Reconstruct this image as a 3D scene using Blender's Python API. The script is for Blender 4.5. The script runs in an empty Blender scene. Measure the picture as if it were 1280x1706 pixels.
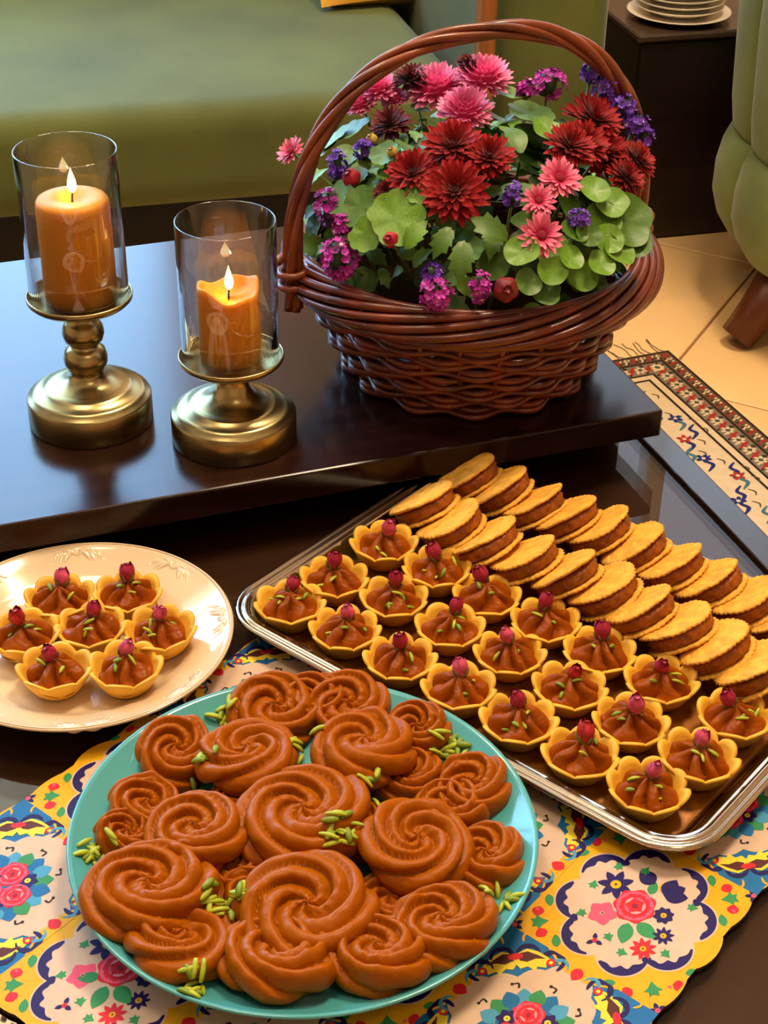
import bpy, bmesh, math, random
import numpy as np
from mathutils import Vector, Matrix, Quaternion
from mathutils.bvhtree import BVHTree
random.seed(7); rng = np.random.default_rng(7)
R = math.radians; PI = math.pi; TAU = 2*PI
sc = bpy.context.scene; COL = sc.collection

# ------------------------------------------------------------------ camera, world, lights, exposure
FL = 0.42                      # height of the glass table top above the floor; all builders below use z = 0 at the glass
cam_d = bpy.data.cameras.new('camera'); cam = bpy.data.objects.new('camera', cam_d); COL.objects.link(cam)
_p, _r = R(33.3), R(0.9)
_x, _u, _f = Vector((1,0,0)), Vector((0,math.sin(_p),math.cos(_p))), Vector((0,math.cos(_p),-math.sin(_p)))
_right = _x*math.cos(_r) + _u*math.sin(_r); _up = -_x*math.sin(_r) + _u*math.cos(_r)
_m = Matrix((_right, _up, -_f)).transposed().to_4x4(); _m.translation = (0,0,0.66+FL)
cam.matrix_world = _m
cam_d.sensor_fit = 'HORIZONTAL'; cam_d.sensor_width = 36; cam_d.lens = 36*2650/1280; cam_d.clip_start = .01
sc.camera = cam
sc.view_settings.view_transform = 'Standard'; sc.view_settings.look = 'None'
sc.view_settings.gamma = 1; sc.view_settings.use_curve_mapping = False; sc.view_settings.exposure = -0.08
sc.cycles.use_denoising = True; sc.cycles.max_bounces = 8; sc.cycles.diffuse_bounces = 4; sc.cycles.glossy_bounces = 5; sc.cycles.use_adaptive_sampling = True; sc.cycles.adaptive_threshold = .04; sc.cycles.transparent_max_bounces = 16
sc.cycles.caustics_reflective = False; sc.cycles.caustics_refractive = False; sc.cycles.sample_clamp_indirect = 4

world = bpy.data.worlds.new('daylight'); sc.world = world; world.use_nodes = True
world.node_tree.nodes['Background'].inputs[0].default_value = (.36,.58,1,1)
world.node_tree.nodes['Background'].inputs[1].default_value = 2.0

RA = R(14.6)                     # the room is turned against the camera
def rw(u, v, z=0): return Vector((u*math.cos(RA)-v*math.sin(RA), u*math.sin(RA)+v*math.cos(RA), z))
WALL_V, WIN_U0, WIN_U1, WIN_Z0, WIN_Z1 = 3.05, -1.87, .38, .30, 2.42
def area(name, loc, target, sx, sy, power, color):
    l = bpy.data.lights.new(name, 'AREA'); l.shape = 'RECTANGLE'; l.size = sx; l.size_y = sy; l.energy = power; l.color = color
    o = bpy.data.objects.new(name, l); COL.objects.link(o); o.location = Vector(loc)+Vector((0,0,FL))
    o.rotation_euler = (Vector(target)-Vector(loc)).to_track_quat('-Z','Y').to_euler(); return o
_wc = rw((WIN_U0+WIN_U1)/2, WALL_V+.30, (WIN_Z0+WIN_Z1)/2)
WIN2 = (.97, 2.02, .35, 1.90)   # second window, behind the right-hand side
area('window_daylight', _wc, rw((WIN_U0+WIN_U1)/2, 0, (WIN_Z0+WIN_Z1)/2), WIN_U1-WIN_U0+.3, WIN_Z1-WIN_Z0+.3, 200, (.36,.66,1))
area('window_daylight_right', rw((WIN2[0]+WIN2[1])/2, WALL_V+.30, (WIN2[2]+WIN2[3])/2), rw((WIN2[0]+WIN2[1])/2, 0, (WIN2[2]+WIN2[3])/2), WIN2[1]-WIN2[0]+.9, WIN2[3]-WIN2[2]+.7, 20, (1,.90,.58))
FILL_PANELS = [(-.35,.75), (.95,1.35), (.55,-.9)]          # added ceiling panels giving soft warm fill light (room u, v)
CEIL = 2.55
FILL_PANEL_W = (16, 60, 5)
for _k,(_pu,_pv) in enumerate(FILL_PANELS):
    area('ceiling_panel_light', rw(_pu,_pv,CEIL-.035), rw(_pu,_pv,0), .52, .52, FILL_PANEL_W[_k], (1,.79,.52))

# ------------------------------------------------------------------ helpers
def lin(c):
    return tuple((x/12.92 if x <= .04045 else ((x+.055)/1.055)**2.4) for x in c)
def rgb(r,g,b): return lin((r/255,g/255,b/255))
MATS = {}
def pbr(name, col, rough=.5, metal=0, noise=None, bump=None, coat=0, sss=0, spec=.5, trans=0, alpha=None, emit=None, sheen=0, coat_rough=.05, col2=None, stretch=None, ior=1.5, sss_r=(.01,.005,.003), aniso=0):
    if name in MATS: return MATS[name]
    m = bpy.data.materials.new(name); m.use_nodes = True; nt = m.node_tree; N = nt.nodes; L = nt.links
    b = N['Principled BSDF']; c = (*col,1)
    b.inputs['Base Color'].default_value = c; b.inputs['Roughness'].default_value = rough; b.inputs['Metallic'].default_value = metal
    b.inputs['Specular IOR Level'].default_value = spec; b.inputs['IOR'].default_value = ior
    b.inputs['Coat Weight'].default_value = coat; b.inputs['Coat Roughness'].default_value = coat_rough
    b.inputs['Anisotropic'].default_value = aniso
    if sss:
        b.inputs['Subsurface Weight'].default_value = sss; b.inputs['Subsurface Radius'].default_value = sss_r; b.inputs['Subsurface Scale'].default_value = 1
    if sheen: b.inputs['Sheen Weight'].default_value = sheen; b.inputs['Sheen Roughness'].default_value = .4
    if trans: b.inputs['Transmission Weight'].default_value = trans
    if emit: b.inputs['Emission Color'].default_value = (*emit[0],1); b.inputs['Emission Strength'].default_value = emit[1]
    if noise or bump:
        tc = N.new('ShaderNodeTexCoord'); src = tc.outputs['Object']
        if stretch:
            mp = N.new('ShaderNodeMapping'); mp.inputs['Scale'].default_value = stretch; L.new(src, mp.inputs['Vector']); src = mp.outputs['Vector']
    if noise:
        n = N.new('ShaderNodeTexNoise'); n.inputs['Scale'].default_value = noise[0]; n.inputs['Detail'].default_value = 4; L.new(src, n.inputs['Vector'])
        rmp = N.new('ShaderNodeValToRGB'); rmp.color_ramp.elements[0].position = .32; rmp.color_ramp.elements[1].position = .68
        a = noise[1]; rmp.color_ramp.elements[0].color = (*[x*(1-a) for x in col],1)
        rmp.color_ramp.elements[1].color = (*(col2 if col2 else [min(1,x*(1+a)) for x in col]),1)
        L.new(n.outputs['Fac'], rmp.inputs['Fac']); L.new(rmp.outputs['Color'], b.inputs['Base Color'])
    if bump:
        n2 = N.new('ShaderNodeTexNoise'); n2.inputs['Scale'].default_value = bump[0]; n2.inputs['Detail'].default_value = 5; L.new(src, n2.inputs['Vector'])
        bp = N.new('ShaderNodeBump'); bp.inputs['Strength'].default_value = bump[1]; bp.inputs['Distance'].default_value = bump[2] if len(bump) > 2 else .002
        L.new(n2.outputs['Fac'], bp.inputs['Height']); L.new(bp.outputs['Normal'], b.inputs['Normal'])
    MATS[name] = m; return m
def radial_mat(name, inner, outer, radius, rough=.55, sss=.15):
    """petal colour that runs from the flower's heart to the petal tips"""
    m = bpy.data.materials.new(name); m.use_nodes = True; N = m.node_tree.nodes; L = m.node_tree.links; b = N['Principled BSDF']
    at = N.new('ShaderNodeAttribute'); at.attribute_name = 'along'
    rp = N.new('ShaderNodeValToRGB'); rp.color_ramp.elements[0].color = (*inner,1); rp.color_ramp.elements[1].color = (*outer,1)
    rp.color_ramp.elements[0].position = .12; rp.color_ramp.elements[1].position = .85
    L.new(at.outputs['Fac'], rp.inputs['Fac']); L.new(rp.outputs['Color'], b.inputs['Base Color'])
    b.inputs['Roughness'].default_value = rough; b.inputs['Specular IOR Level'].default_value = .25
    b.inputs['Sheen Weight'].default_value = .15
    MATS[name] = m; return m
def glass_mat(name, tint=(1,1,1), rough=0.0, ior=1.45, boost=1.0):
    m = bpy.data.materials.new(name); m.use_nodes = True; nt = m.node_tree; N = nt.nodes; L = nt.links; N.clear()
    o = N.new('ShaderNodeOutputMaterial'); mix = N.new('ShaderNodeMixShader'); t = N.new('ShaderNodeBsdfTransparent'); g = N.new('ShaderNodeBsdfGlossy'); lw = N.new('ShaderNodeLayerWeight')
    t.inputs[0].default_value = (*tint,1); g.inputs['Roughness'].default_value = rough; lw.inputs[0].default_value = .5
    r0 = ((ior-1)/(ior+1))**2      # Schlick reflectance, the same from both faces of the glass
    pw = N.new('ShaderNodeMath'); pw.operation = 'POWER'; pw.inputs[1].default_value = 5; L.new(lw.outputs['Facing'], pw.inputs[0])
    mt = N.new('ShaderNodeMath'); mt.operation = 'MULTIPLY_ADD'; mt.inputs[1].default_value = (1-r0)*boost; mt.inputs[2].default_value = r0*boost
    L.new(pw.outputs[0], mt.inputs[0]); L.new(mt.outputs[0], mix.inputs[0]); L.new(t.outputs[0], mix.inputs[1]); L.new(g.outputs[0], mix.inputs[2]); L.new(mix.outputs[0], o.inputs[0])
    MATS[name] = m; return m

def mesh(name, V, F, mat, parent=None, smooth=True, mi=None, loc=None, rot=None, attr=None):
    me = bpy.data.meshes.new(name); me.from_pydata([tuple(v) for v in V], [], [tuple(f) for f in F])
    for mm in (mat if isinstance(mat,(list,tuple)) else [mat]): me.materials.append(mm)
    if mi is not None: me.polygons.foreach_set('material_index', mi)
    if smooth: me.polygons.foreach_set('use_smooth', [True]*len(me.polygons))
    if attr is not None:
        a = me.attributes.new('along','FLOAT','POINT'); a.data.foreach_set('value', list(attr))
    me.update()
    return put(name, me, parent, loc, rot)
def put(name, me, parent=None, loc=None, rot=None):
    o = bpy.data.objects.new(name, me); COL.objects.link(o)
    if parent is not None: o.parent = parent
    if loc is not None: o.location = loc
    if rot is not None:
        if isinstance(rot, Quaternion): o.rotation_mode = 'QUATERNION'; o.rotation_quaternion = rot
        else: o.rotation_euler = rot
    return o
def tag(o, label=None, cat=None, group=None, kind=None):
    if label: o['label'] = label
    if cat: o['category'] = cat
    if group: o['group'] = group
    if kind: o['kind'] = kind
    return o
def thing(name, label, cat, loc=(0,0,0), rot=None, group=None):
    o = put(name, None, None, loc, rot); o.empty_display_size = .02
    return tag(o, label, cat, group)
class MB:
    """collects geometry into one mesh"""
    def __init__(s): s.V=[]; s.F=[]; s.A=[]
    def add(s, V, F, A=None):
        k=len(s.V); s.V += [tuple(v) for v in V]; s.F += [tuple(i+k for i in f) for f in F]; s.A += list(A) if A is not None else [0]*len(V)
    def addx(s, VF, M, A=None):
        V,F = VF[0],VF[1]; s.add([M @ Vector(v) for v in V], F, A if A is not None else (VF[2] if len(VF)>2 else None))
    def build(s, name, mat, parent=None, smooth=True, loc=None, rot=None, attr=False): return mesh(name, s.V, s.F, mat, parent, smooth, None, loc, rot, s.A if attr else None)
def grid(nu, nv, fn, cu=False, cv=False):
    V=[fn(i,j) for i in range(nu) for j in range(nv)]; F=[]
    for i in range(nu if cu else nu-1):
        for j in range(nv if cv else nv-1):
            a=i*nv+j; b=i*nv+(j+1)%nv; c=((i+1)%nu)*nv+(j+1)%nv; d=((i+1)%nu)*nv+j
            F.append((a,d,c,b))
    return V,F
def lathe(prof, seg=48, cap0=False, cap1=False):
    n=len(prof); V=[(r*math.cos(TAU*j/seg), r*math.sin(TAU*j/seg), z) for (r,z) in prof for j in range(seg)]; F=[]
    for i in range(n-1):
        for j in range(seg):
            F.append((i*seg+j, i*seg+(j+1)%seg, (i+1)*seg+(j+1)%seg, (i+1)*seg+j))
    if cap0: F.append(tuple(range(seg))[::-1])
    if cap1: F.append(tuple((n-1)*seg+j for j in range(seg)))
    return V,F
def tube(pts, rad, sides=6, closed=False, caps=True, squash=None):
    P=[Vector(p) for p in pts]; n=len(P); V=[]; F=[]
    rr = rad if hasattr(rad,'__len__') else [rad]*n
    up=None
    for i in range(n):
        t = (P[(i+1)%n]-P[i-1]) if closed else (P[min(i+1,n-1)]-P[max(i-1,0)])
        t.normalize()
        if up is None:
            up = Vector((0,0,1)) if abs(t.z)<.9 else Vector((1,0,0))
        a = up - t*up.dot(t)
        if a.length < 1e-6: a = t.orthogonal()
        a.normalize(); b=t.cross(a); up=a if not closed else up
        for j in range(sides):
            an=TAU*j/sides; V.append(P[i]+a*(math.cos(an)*rr[i])+b*(math.sin(an)*rr[i]*(squash or 1)))
    for i in range(n if closed else n-1):
        for j in range(sides):
            k=(i+1)%n; F.append((i*sides+j, i*sides+(j+1)%sides, k*sides+(j+1)%sides, k*sides+j))
    if not closed and caps: F.append(tuple(range(sides))[::-1]); F.append(tuple((n-1)*sides+j for j in range(sides)))
    return V,F
def rbox(sx, sy, sz, bev=.01, seg=3, sub=0, bulge=0):
    bm=bmesh.new(); bmesh.ops.create_cube(bm,size=1); bmesh.ops.scale(bm,vec=(sx,sy,sz),verts=bm.verts)
    bmesh.ops.bevel(bm,geom=bm.edges[:]+bm.verts[:],offset=bev,segments=seg,profile=.5,affect='EDGES')
    if sub:
        bmesh.ops.subdivide_edges(bm, edges=[e for e in bm.edges if e.calc_length()>min(sx,sy,sz)*.5], cuts=sub, use_grid_fill=True)
        if bulge:
            for v in bm.verts:
                k=max(0,1-(2*v.co.x/sx)**2)*max(0,1-(2*v.co.y/sy)**2)
                if v.co.z>0: v.co.z+=bulge*k
    V=[v.co.copy() for v in bm.verts]; bm.verts.index_update(); F=[tuple(v.index for v in f.verts) for f in bm.faces]; bm.free(); return V,F
def T(loc=(0,0,0), rz=0, rx=0, ry=0, s=1):
    return Matrix.Translation(loc) @ Matrix.Rotation(rz,4,'Z') @ Matrix.Rotation(ry,4,'Y') @ Matrix.Rotation(rx,4,'X') @ Matrix.Diagonal((s,s,s,1) if not hasattr(s,'__len__') else (*s,1))
def upq(n, spin=0):
    return Vector(n).normalized().to_track_quat('Z','Y') @ Quaternion((0,0,1), spin)
def fbm(x, y, s=0):
    return (math.sin(x*1.7+s)*math.cos(y*2.1-s*.7)+.5*math.sin(x*3.9-y*2.3+s*2.1)+.25*math.sin(x*7.1+y*6.3+s))/1.75
def copy_tree(root, loc, rot=None):
    r = root.copy(); COL.objects.link(r); r.location = loc
    if rot is not None:
        if isinstance(rot, Quaternion): r.rotation_mode='QUATERNION'; r.rotation_quaternion = rot
        else: r.rotation_mode='XYZ'; r.rotation_euler = rot
    for ch in list(root.children):
        c = ch.copy(); COL.objects.link(c); c.parent = r
        for g in list(ch.children):
            d = g.copy(); COL.objects.link(d); d.parent = c
    return r
NTH = ['first','second','third','fourth','fifth','sixth','seventh','eighth','ninth','tenth','eleventh','twelfth']

# ------------------------------------------------------------------ materials
M_wood  = pbr('dark_lacquered_wood', rgb(38,16,11), .22, noise=(9,.45), stretch=(1,9,9), coat=.08, coat_rough=.10, spec=.32)
M_frame = pbr('dark_frame_wood', rgb(30,20,16), .22, noise=(9,.3), stretch=(1,8,8), coat=.5, coat_rough=.08)
M_smoke = glass_mat('smoked_table_glass', (.80,.74,.68), .015, 1.5, 1.0)
M_brass = pbr('antique_brass', rgb(168,152,106), .27, 1, noise=(26,.22), stretch=(1,1,.15), aniso=.5)
M_glass = glass_mat('clear_glass', (.985,.985,.98), .0, 1.52, 2.4)
M_wax   = pbr('honey_wax', rgb(246,160,22), .45, sss=.5, sss_r=(.007,.005,.0025), noise=(30,.06), spec=.35)
M_wick  = pbr('charred_wick', (.01,.008,.006), .9)
M_cane  = pbr('stained_wicker', rgb(104,40,18), .33, noise=(38,.5), spec=.5, coat=.25)
M_caneH = pbr('stained_handle_cane', rgb(122,54,22), .33, noise=(24,.45), spec=.5, coat=.25)
M_soil  = pbr('potting_soil', rgb(46,30,16), 1.0, spec=0, bump=(60,.8,.004))
M_leafA = pbr('leaf_fresh_green', rgb(98,142,32), .45, noise=(40,.3))
M_leafB = pbr('leaf_mid_green', rgb(72,110,28), .45, noise=(40,.3))
M_leafC = pbr('leaf_dark_green', rgb(44,74,28), .5, noise=(40,.3))
M_leafD = pbr('leaf_bluish_green', rgb(100,146,86), .5, noise=(40,.25))
M_stem  = pbr('green_stem', rgb(106,128,62), .5)
M_pinkP = radial_mat('pink_petal', rgb(224,50,130), rgb(250,152,200), 1)
M_dpnkP = radial_mat('coral_pink_petal', rgb(196,18,84), rgb(250,132,168), 1)
M_redP  = radial_mat('crimson_petal', rgb(80,1,8), rgb(162,4,18), 1)
M_dredP = radial_mat('dark_crimson_petal', rgb(50,2,8), rgb(98,4,18), 1)
M_mag   = pbr('magenta_statice', rgb(190,44,176), .6, noise=(120,.35))
M_vio   = pbr('violet_statice', rgb(112,58,190), .6, noise=(120,.35))
M_white = pbr('tiny_white_blossom', rgb(236,220,214), .6)
M_ybud  = pbr('cream_bud', rgb(190,160,70), .6)
M_heart = pbr('flower_heart', rgb(150,14,44), .7, bump=(400,.6,.001))
M_cara  = pbr('caramel_paste', rgb(160,82,0), .34, noise=(60,.16), sss=.2, sss_r=(.004,.0015,.0004), spec=.16, bump=(220,.10,.0008))
M_cara2 = pbr('dark_caramel_paste', rgb(146,68,0), .36, noise=(60,.16), sss=.15, sss_r=(.004,.0015,.0004), spec=.16, bump=(220,.12,.0008))
M_shell = pbr('baked_tart_shell', rgb(234,176,56), .5, noise=(70,.12), bump=(160,.15,.001), spec=.3)
M_wafer = pbr('golden_wafer', rgb(236,172,66), .65, noise=(170,.24), bump=(300,.9,.0016), spec=.25)
M_waferf= pbr('crumbly_caramel', rgb(146,74,0), .45, noise=(150,.3), bump=(220,.7,.0015), spec=.4)
M_bud   = pbr('dried_rosebud', rgb(164,20,60), .6, noise=(260,.35))
M_bud2  = pbr('dried_rosebud_red', rgb(178,28,36), .6, noise=(260,.35))
M_bud3  = pbr('dried_rosebud_pale', rgb(206,74,112), .6, noise=(260,.4))
M_sepal = pbr('dried_sepal', rgb(96,104,42), .7)
M_pist  = pbr('pistachio_green', rgb(178,190,44), .5, noise=(220,.3))
M_pist2 = pbr('pistachio_dark_green', rgb(128,150,34), .5, noise=(220,.3))
M_blue  = pbr('turquoise_glaze', rgb(78,162,168), .16, noise=(8,.06), coat=.4)
M_cream = pbr('cream_porcelain', rgb(222,198,164), .13, coat=.5)
M_silv  = pbr('polished_silver', rgb(214,204,186), .12, 1)
M_gold  = pbr('gold_liner_sheet', rgb(150,88,6), .40, .35, noise=(14,.10))
M_velv  = pbr('olive_green_velvet', rgb(86,94,38), .75, noise=(5,.24), bump=(420,.25,.002), sheen=.2)
M_velv2 = pbr('sage_green_velvet', rgb(112,126,70), .75, noise=(6,.24), bump=(420,.25,.002), sheen=.25)
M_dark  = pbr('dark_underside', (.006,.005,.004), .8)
M_oak   = pbr('brown_wood_trim', rgb(140,80,34), .4, noise=(14,.25), stretch=(6,6,1))
M_legw  = pbr('reddish_leg_wood', rgb(96,46,20), .4, noise=(14,.25), stretch=(6,6,1))
M_must  = pbr('mustard_cloth', rgb(206,148,40), .8, bump=(300,.4,.002))
M_sidet = pbr('espresso_veneer', rgb(26,13,9), .35, noise=(8,.3), stretch=(1,8,8))
M_tile  = pbr('cream_floor_tile', rgb(242,198,138), .30, noise=(3,.10), spec=.4)
M_grout = pbr('tile_grout', rgb(150,112,72), .8)
M_wall  = pbr('warm_beige_wall', rgb(206,178,140), .8, noise=(2,.04))
M_ceil  = pbr('warm_white_ceiling', rgb(226,208,180), .8)
M_curt  = pbr('beige_curtain', rgb(206,194,170), .8, noise=(60,.05))
M_winf  = pbr('white_window_frame', rgb(236,232,224), .4)
M_bulb  = pbr('lamp_glow', (1,.8,.5), .5, emit=((1,.72,.40), 14))
M_crys  = pbr('crystal_bead', (1,.82,.52), .05, 0, trans=.6, coat=1)
PLATES_XY=(.461,2.581); ARM=(.856,2.228,R(20)); LEGA=179.3

# ------------------------------------------------------------------ the room
F0 = -FL
def room_box(name, u0,u1,v0,v1,z0,z1, mat, bev=.003, parent=None, local=None):
    V,F = rbox(u1-u0, v1-v0, z1-z0, bev, 1)
    o = mesh(name, V, F, mat, parent, smooth=False)
    if parent is None: o.location = rw((u0+u1)/2,(v0+v1)/2,(z0+z1)/2); o.rotation_euler = (0,0,RA)
    else: o.location = (local if local else ((u0+u1)/2,(v0+v1)/2,(z0+z1)/2))
    return o
U0,U1,V0,V1 = -2.6, 3.0, -2.4, WALL_V
fl = room_box('floor', U0,U1,V0,V1, F0-.06,F0-.004, M_grout); tag(fl, kind='structure')
# diagonal floor tiles, those around the rug that the camera can look at are single pieces
TS = .46
tv, tf = rbox(TS-.004, TS-.004, .008, .0015, 1)
tme = None; fo = rw((U0+U1)/2,(V0+V1)/2,(F0-.06+F0-.004)/2)
inv = (Matrix.Translation(fo) @ Matrix.Rotation(RA,4,'Z')).inverted()
ta = R(62.1); t0 = Vector((.4530,2.1110))          # a point on the grout line beside the rug
for i in range(-7,8):
    for j in range(-7,8):
        c2 = t0 + Vector((math.cos(ta),math.sin(ta)))*TS*(i+.2) + Vector((math.cos(ta-PI/2),math.sin(ta-PI/2)))*TS*(j+.5)
        w = Vector((c2.x,c2.y,F0-.004)); uu = w.x*math.cos(RA)+w.y*math.sin(RA); vv = -w.x*math.sin(RA)+w.y*math.cos(RA)
        if not (U0+.36 < uu < U1-.36 and V0+.36 < vv < V1-.36): continue
        if tme is None:
            o = mesh('floor_tile', tv, tf, M_tile, fl, smooth=False); tme = o.data
        else: o = put('floor_tile', tme, fl)
        l = inv @ w; o.location = l; o.rotation_euler = (0,0,ta-RA)
tag(room_box('ceiling', U0,U1,V0,V1, CEIL,CEIL+.06, M_ceil), kind='structure')
tag(room_box('wall_left', U0-.08,U0,V0,V1, F0-.06,CEIL, M_wall), kind='structure')
tag(room_box('wall_right', U1,U1+.08,V0,V1, F0-.06,CEIL, M_wall), kind='structure')
tag(room_box('wall_front', U0,U1,V0-.08,V0, F0-.06,CEIL, M_wall), kind='structure')
wb = put('wall_back', None, None, rw(0,WALL_V,0), (0,0,RA)); tag(wb, kind='structure')
for (a,b,c,d) in ((U0,WIN_U0,F0-.06,CEIL),(WIN_U1,WIN2[0],F0-.06,CEIL),(WIN2[1],U1,F0-.06,CEIL),(WIN2[0],WIN2[1],F0-.06,WIN2[2]),(WIN2[0],WIN2[1],WIN2[3],CEIL),(WIN_U0,WIN_U1,F0-.06,WIN_Z0),(WIN_U0,WIN_U1,WIN_Z1,CEIL)):
    V,F = rbox(b-a,.1,d-c,.002,1); mesh('wall_section',V,F,M_wall,wb,False,loc=((a+b)/2,.05,(c+d)/2))
wn = put('window_1', None, None, rw(0,WALL_V+.05,0), (0,0,RA)); tag(wn, kind='structure')
for k in range(4):
    x = WIN_U0+.03+(WIN_U1-WIN_U0-.06)*k/3; V,F = rbox(.05,.06,WIN_Z1-WIN_Z0,.004,1); mesh('window_mullion',V,F,M_winf,wn,False,loc=(x,0,(WIN_Z0+WIN_Z1)/2))
for z in (WIN_Z0+.025, WIN_Z1-.025):
    V,F = rbox(WIN_U1-WIN_U0,.055,.05,.004,1); mesh('window_rail',V,F,M_winf,wn,False,loc=((WIN_U0+WIN_U1)/2,0,z))
M_pane = glass_mat('window_pane_glass',(.97,.98,1),0,1.3,.6)
for k in range(3):
    w3=(WIN_U1-WIN_U0-.06)/3; V,F = rbox(w3-.05,.006,WIN_Z1-WIN_Z0-.10,.001,1); mesh('window_pane',V,F,M_pane,wn,False,loc=(WIN_U0+.03+w3*(k+.5),0,(WIN_Z0+WIN_Z1)/2))
wn2 = put('window_2', None, None, rw(0,WALL_V+.05,0), (0,0,RA)); tag(wn2, kind='structure')
for k in range(3):
    x = WIN2[0]+.03+(WIN2[1]-WIN2[0]-.06)*k/2; V,F = rbox(.05,.06,WIN2[3]-WIN2[2],.004,1); mesh('window_mullion',V,F,M_winf,wn2,False,loc=(x,0,(WIN2[2]+WIN2[3])/2))
for z in (WIN2[2]+.025, WIN2[3]-.025):
    V,F = rbox(WIN2[1]-WIN2[0],.055,.05,.004,1); mesh('window_rail',V,F,M_winf,wn2,False,loc=((WIN2[0]+WIN2[1])/2,0,z))
for k in range(2):
    w3=(WIN2[1]-WIN2[0]-.06)/2; V,F = rbox(w3-.05,.006,WIN2[3]-WIN2[2]-.10,.001,1); mesh('window_pane',V,F,M_pane,wn2,False,loc=(WIN2[0]+.03+w3*(k+.5),0,(WIN2[2]+WIN2[3])/2))
def sheer_mat():
    m = bpy.data.materials.new('sheer_beige_curtain'); m.use_nodes = True; N = m.node_tree.nodes; L = m.node_tree.links; N.clear()
    o = N.new('ShaderNodeOutputMaterial'); mx = N.new('ShaderNodeMixShader'); tl = N.new('ShaderNodeBsdfTranslucent'); df = N.new('ShaderNodeBsdfDiffuse')
    tl.inputs[0].default_value = (1,.74,.40,1); df.inputs[0].default_value = (.62,.55,.44,1); mx.inputs[0].default_value = .2
    tp = N.new('ShaderNodeBsdfTransparent'); tp.inputs[0].default_value = (1,.66,.34,1); m2 = N.new('ShaderNodeMixShader'); m2.inputs[0].default_value = .5
    L.new(tl.outputs[0], mx.inputs[1]); L.new(df.outputs[0], mx.inputs[2]); L.new(mx.outputs[0], m2.inputs[1]); L.new(tp.outputs[0], m2.inputs[2]); L.new(m2.outputs[0], o.inputs[0]); return m
# gathered beige valance above the window
cv = thing('curtain_valance','gathered beige curtain valance hanging above the window','curtain', rw(0,WALL_V-.07,0),(0,0,RA))
def vf(i,j):
    x=WIN_U0-.25+(WIN_U1-WIN_U0+.5)*j/239; k=i/9
    return (x, .03*math.sin(x*46+.8*math.sin(x*9))*(.3+.7*k)-.02*k, CEIL-.02-(CEIL-1.90)*k + .02*math.sin(x*5)*k)
V,F = grid(10,240,vf); mesh('valance_cloth',V,F,sheer_mat(),cv)
V,F = tube([(WIN_U0-.3,0,CEIL-.03),(WIN_U1+.3,0,CEIL-.03)],.014,8); mesh('curtain_rod',V,F,M_oak,cv)
# out-of-view ceiling panels, added as sources of warm fill light
for k,(pu,pv) in enumerate(FILL_PANELS):
    o = thing('ceiling_light_panel', ['square warm ceiling light panel above the coffee table','square warm ceiling light panel above the armchair','square warm ceiling light panel behind the photographer'][k],'ceiling light', rw(pu,pv,CEIL),(0,0,RA),'ceiling light panels')
    V,F = rbox(.60,.60,.03,.004,1); mesh('panel_housing',V,F,M_winf,o,False,loc=(0,0,-.015))
    V,F = rbox(.54,.54,.004,.001,1); mesh('diffuser',V,F,M_bulb if False else pbr('panel_diffuser',(.9,.8,.6),.6,emit=((1,.74,.42),3.0)),o,False,loc=(0,0,-.0325))
# crystal chandelier over the gap between table and sofa
ch = thing('chandelier','gold chandelier with strings of crystal beads above the table','chandelier',(-.555,1.74,1.46))
V,F = tube([(.17*math.cos(TAU*i/40),.17*math.sin(TAU*i/40),.12) for i in range(40)],.009,8,True); mesh('ring',V,F,M_brass,ch)
V,F = tube([(0,0,.12),(0,0,CEIL-1.46-.001)],.006,8); mesh('rod',V,F,M_brass,ch)
for k in range(3):
    a=TAU*k/3; V,F = tube([(0,0,.30),(.09*math.cos(a),.09*math.sin(a),.24),(.17*math.cos(a),.17*math.sin(a),.125)],.004,6); mesh('arm',V,F,M_brass,ch)
for k in range(6):
    a=TAU*k/6+.3; V,F = lathe([(.001,0),(.013,.006),(.018,.022),(.014,.042),(.002,.058)],14); mesh('bulb',V,F,M_bulb,ch,loc=(.17*math.cos(a),.17*math.sin(a),.13))
bd = lathe([(.0005,-.007),(.005,-.003),(.006,.0),(.005,.003),(.0005,.007)],7)
for k in range(18):
    a=TAU*k/18; mb=MB()
    for q in range(9):
        t=q/8; rr=.165*(1-t)+.03*t; mb.addx(bd, T((rr*math.cos(a),rr*math.sin(a),.11-.13*t+.03*math.sin(PI*t)*-1)))
    mb.build('bead_string',M_crys,ch,False)
pl = bpy.data.lights.new('chandelier_bulbs','POINT'); pl.energy=32; pl.color=(1,.72,.40); pl.shadow_soft_size=.16
plo = bpy.data.objects.new('chandelier_bulbs',pl); COL.objects.link(plo); plo.location=(-.555,1.74,1.64+FL)

# ------------------------------------------------------------------ rug
ra = R(21.8); rd = Vector((math.cos(ra-PI/2),math.sin(ra-PI/2))); rl = Vector((-math.cos(ra),-math.sin(ra)))
rc = Vector((.4132,2.0790))
rug = thing('area_rug','cream patterned rug with dark floral border under the coffee table','rug',(rc.x,rc.y,F0),(0,0,ra))
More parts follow.
